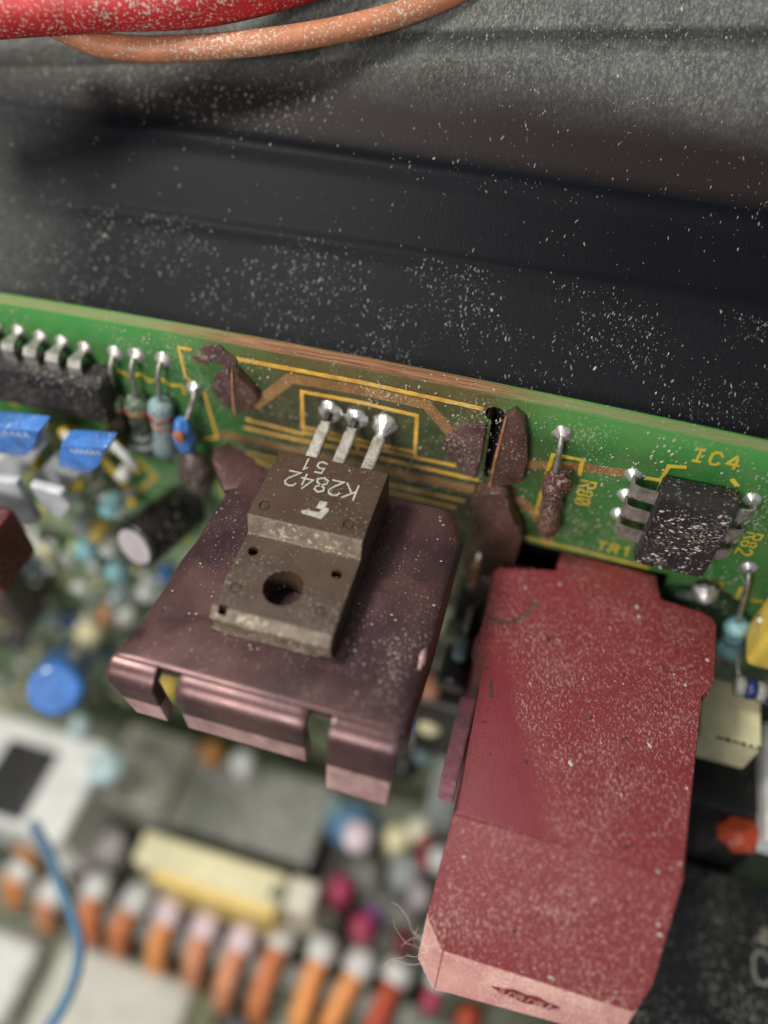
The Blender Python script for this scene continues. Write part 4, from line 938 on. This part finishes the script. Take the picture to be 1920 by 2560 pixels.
flakes('wall_grit', 'larger pale crumbs lying on the black metal wall', 120, on_wall, .010, .022, elong=1.8)
def on_red():
    if random.random() < .72:
        x, y = random.uniform(1.62, 3.5), random.uniform(-2.78, -.3)
        if x > 3.43+(y+1.2)*.05 and y < -1.2: return None
        if x+.42*y < 1.24+random.uniform(-.05,.12) and y < -1.35: return None
        if x > 3.0 and y > -.4 : return None
        return Vector((x, y, ZR)), UZ, Vector((-.6,.8,0)).normalized()
    y = random.uniform(e1.y, -2.8); x = random.uniform(1.68, 3.33+(y+2.8)*.06)
    if x < 1.82 and y < -3.35: return None
    return Vector((x, y, zz(y))), Vector((0,-.7,.7)).normalized(), UX
flakes('cover_dust', 'pale dust specks sprinkled over the crimson cover', 7000, on_red, .0022, .008, 'red_dust', elong=3)
flakes('cover_grit', 'whitish crumbs on the crimson cover', 34, on_red, .010, .024)
flakes('cover_dark_grit', 'dark crumbs on the crimson cover', 26, on_red, .012, .024, 'grit_dark')
def on_board():
    x, z = random.uniform(-3.8, 3.8), random.uniform(-1.2, .52)
    d = noise.noise(Vector((x*1.6, z*2.2, 3)))*1.3+.40
    if random.random() > d: return None
    if x > -.5 and x < .55 and -.3 < z < .15 and random.random() < .8: return None
    if 1.6 < x < 3.2 and z < -1.15: return None
    return Vector((x, -.004, z)), FN, Vector((.3,0,1)).normalized()
flakes('board_dust', 'pale dust specks clinging to the upright green board', 6500, on_board, .003, .015, elong=2)
def on_rim():
    x = random.uniform(-3.8, 3.8); return Vector((x, random.uniform(0,.16), ztop(x)-.011)), UZ, UX
flakes('rim_dust', 'dust along the top rim of the upright board', 160, on_rim, .003, .012)
def on_sink():
    x, y = random.uniform(-.98, 1.12), random.uniform(-2.58, -.6)
    if -.5 < x < .48 and y > -2.18: return None
    if random.random() > noise.noise(Vector((x*1.3, y*1.3, 7)))+.5: return None
    return Vector((x, y, ZH+.012)), UZ, UX
flakes('heatsink_dust', 'fine dust specks on the purple heatsink plate', 700, on_sink, .0025, .011)
def on_case():
    x, y = random.uniform(-.48, .45), random.uniform(-2.12, -.64)
    z = .0625 if y > YS+.01 else -.121
    if YS-.06 < y <= YS+.01: return None
    return Vector((x, y, z)), UZ, UX
flakes('case_dust', 'few dust specks on the transistor package', 70, on_case, .002, .009)
def on_ic():
    x, z = random.uniform(2.72, 3.27), random.uniform(-.75, .09); return Vector((x, -.3305, z)), FN, UX
flakes('chip_dust', 'pale dust lying on the black chip below IC4', 260, on_ic, .004, .017, elong=2.2)
fb = bmesh.new()
c0 = Vector((1.66, -3.6, -1.95))
for k in range(16):
    p = c0+Vector((random.uniform(-.12,.12), random.uniform(-.05,.05), random.uniform(-.4,.15))); q = [p]
    d = Vector((random.uniform(-1,.4), random.uniform(-.3,.3), random.uniform(-1,1)))
    for j in range(7):
        d = (d+Vector((random.uniform(-.7,.7), random.uniform(-.4,.4), random.uniform(-.7,.7)))).normalized(); p = p+d*random.uniform(.03,.07); q.append(p)
    tube(fb, smooth_pts(q, 4), .0014, 4)
tag(link('fibre_tuft', fb, M['fibre']), 'loose pale fibres at the left corner of the crimson cover', 'fibre', kind='stuff')
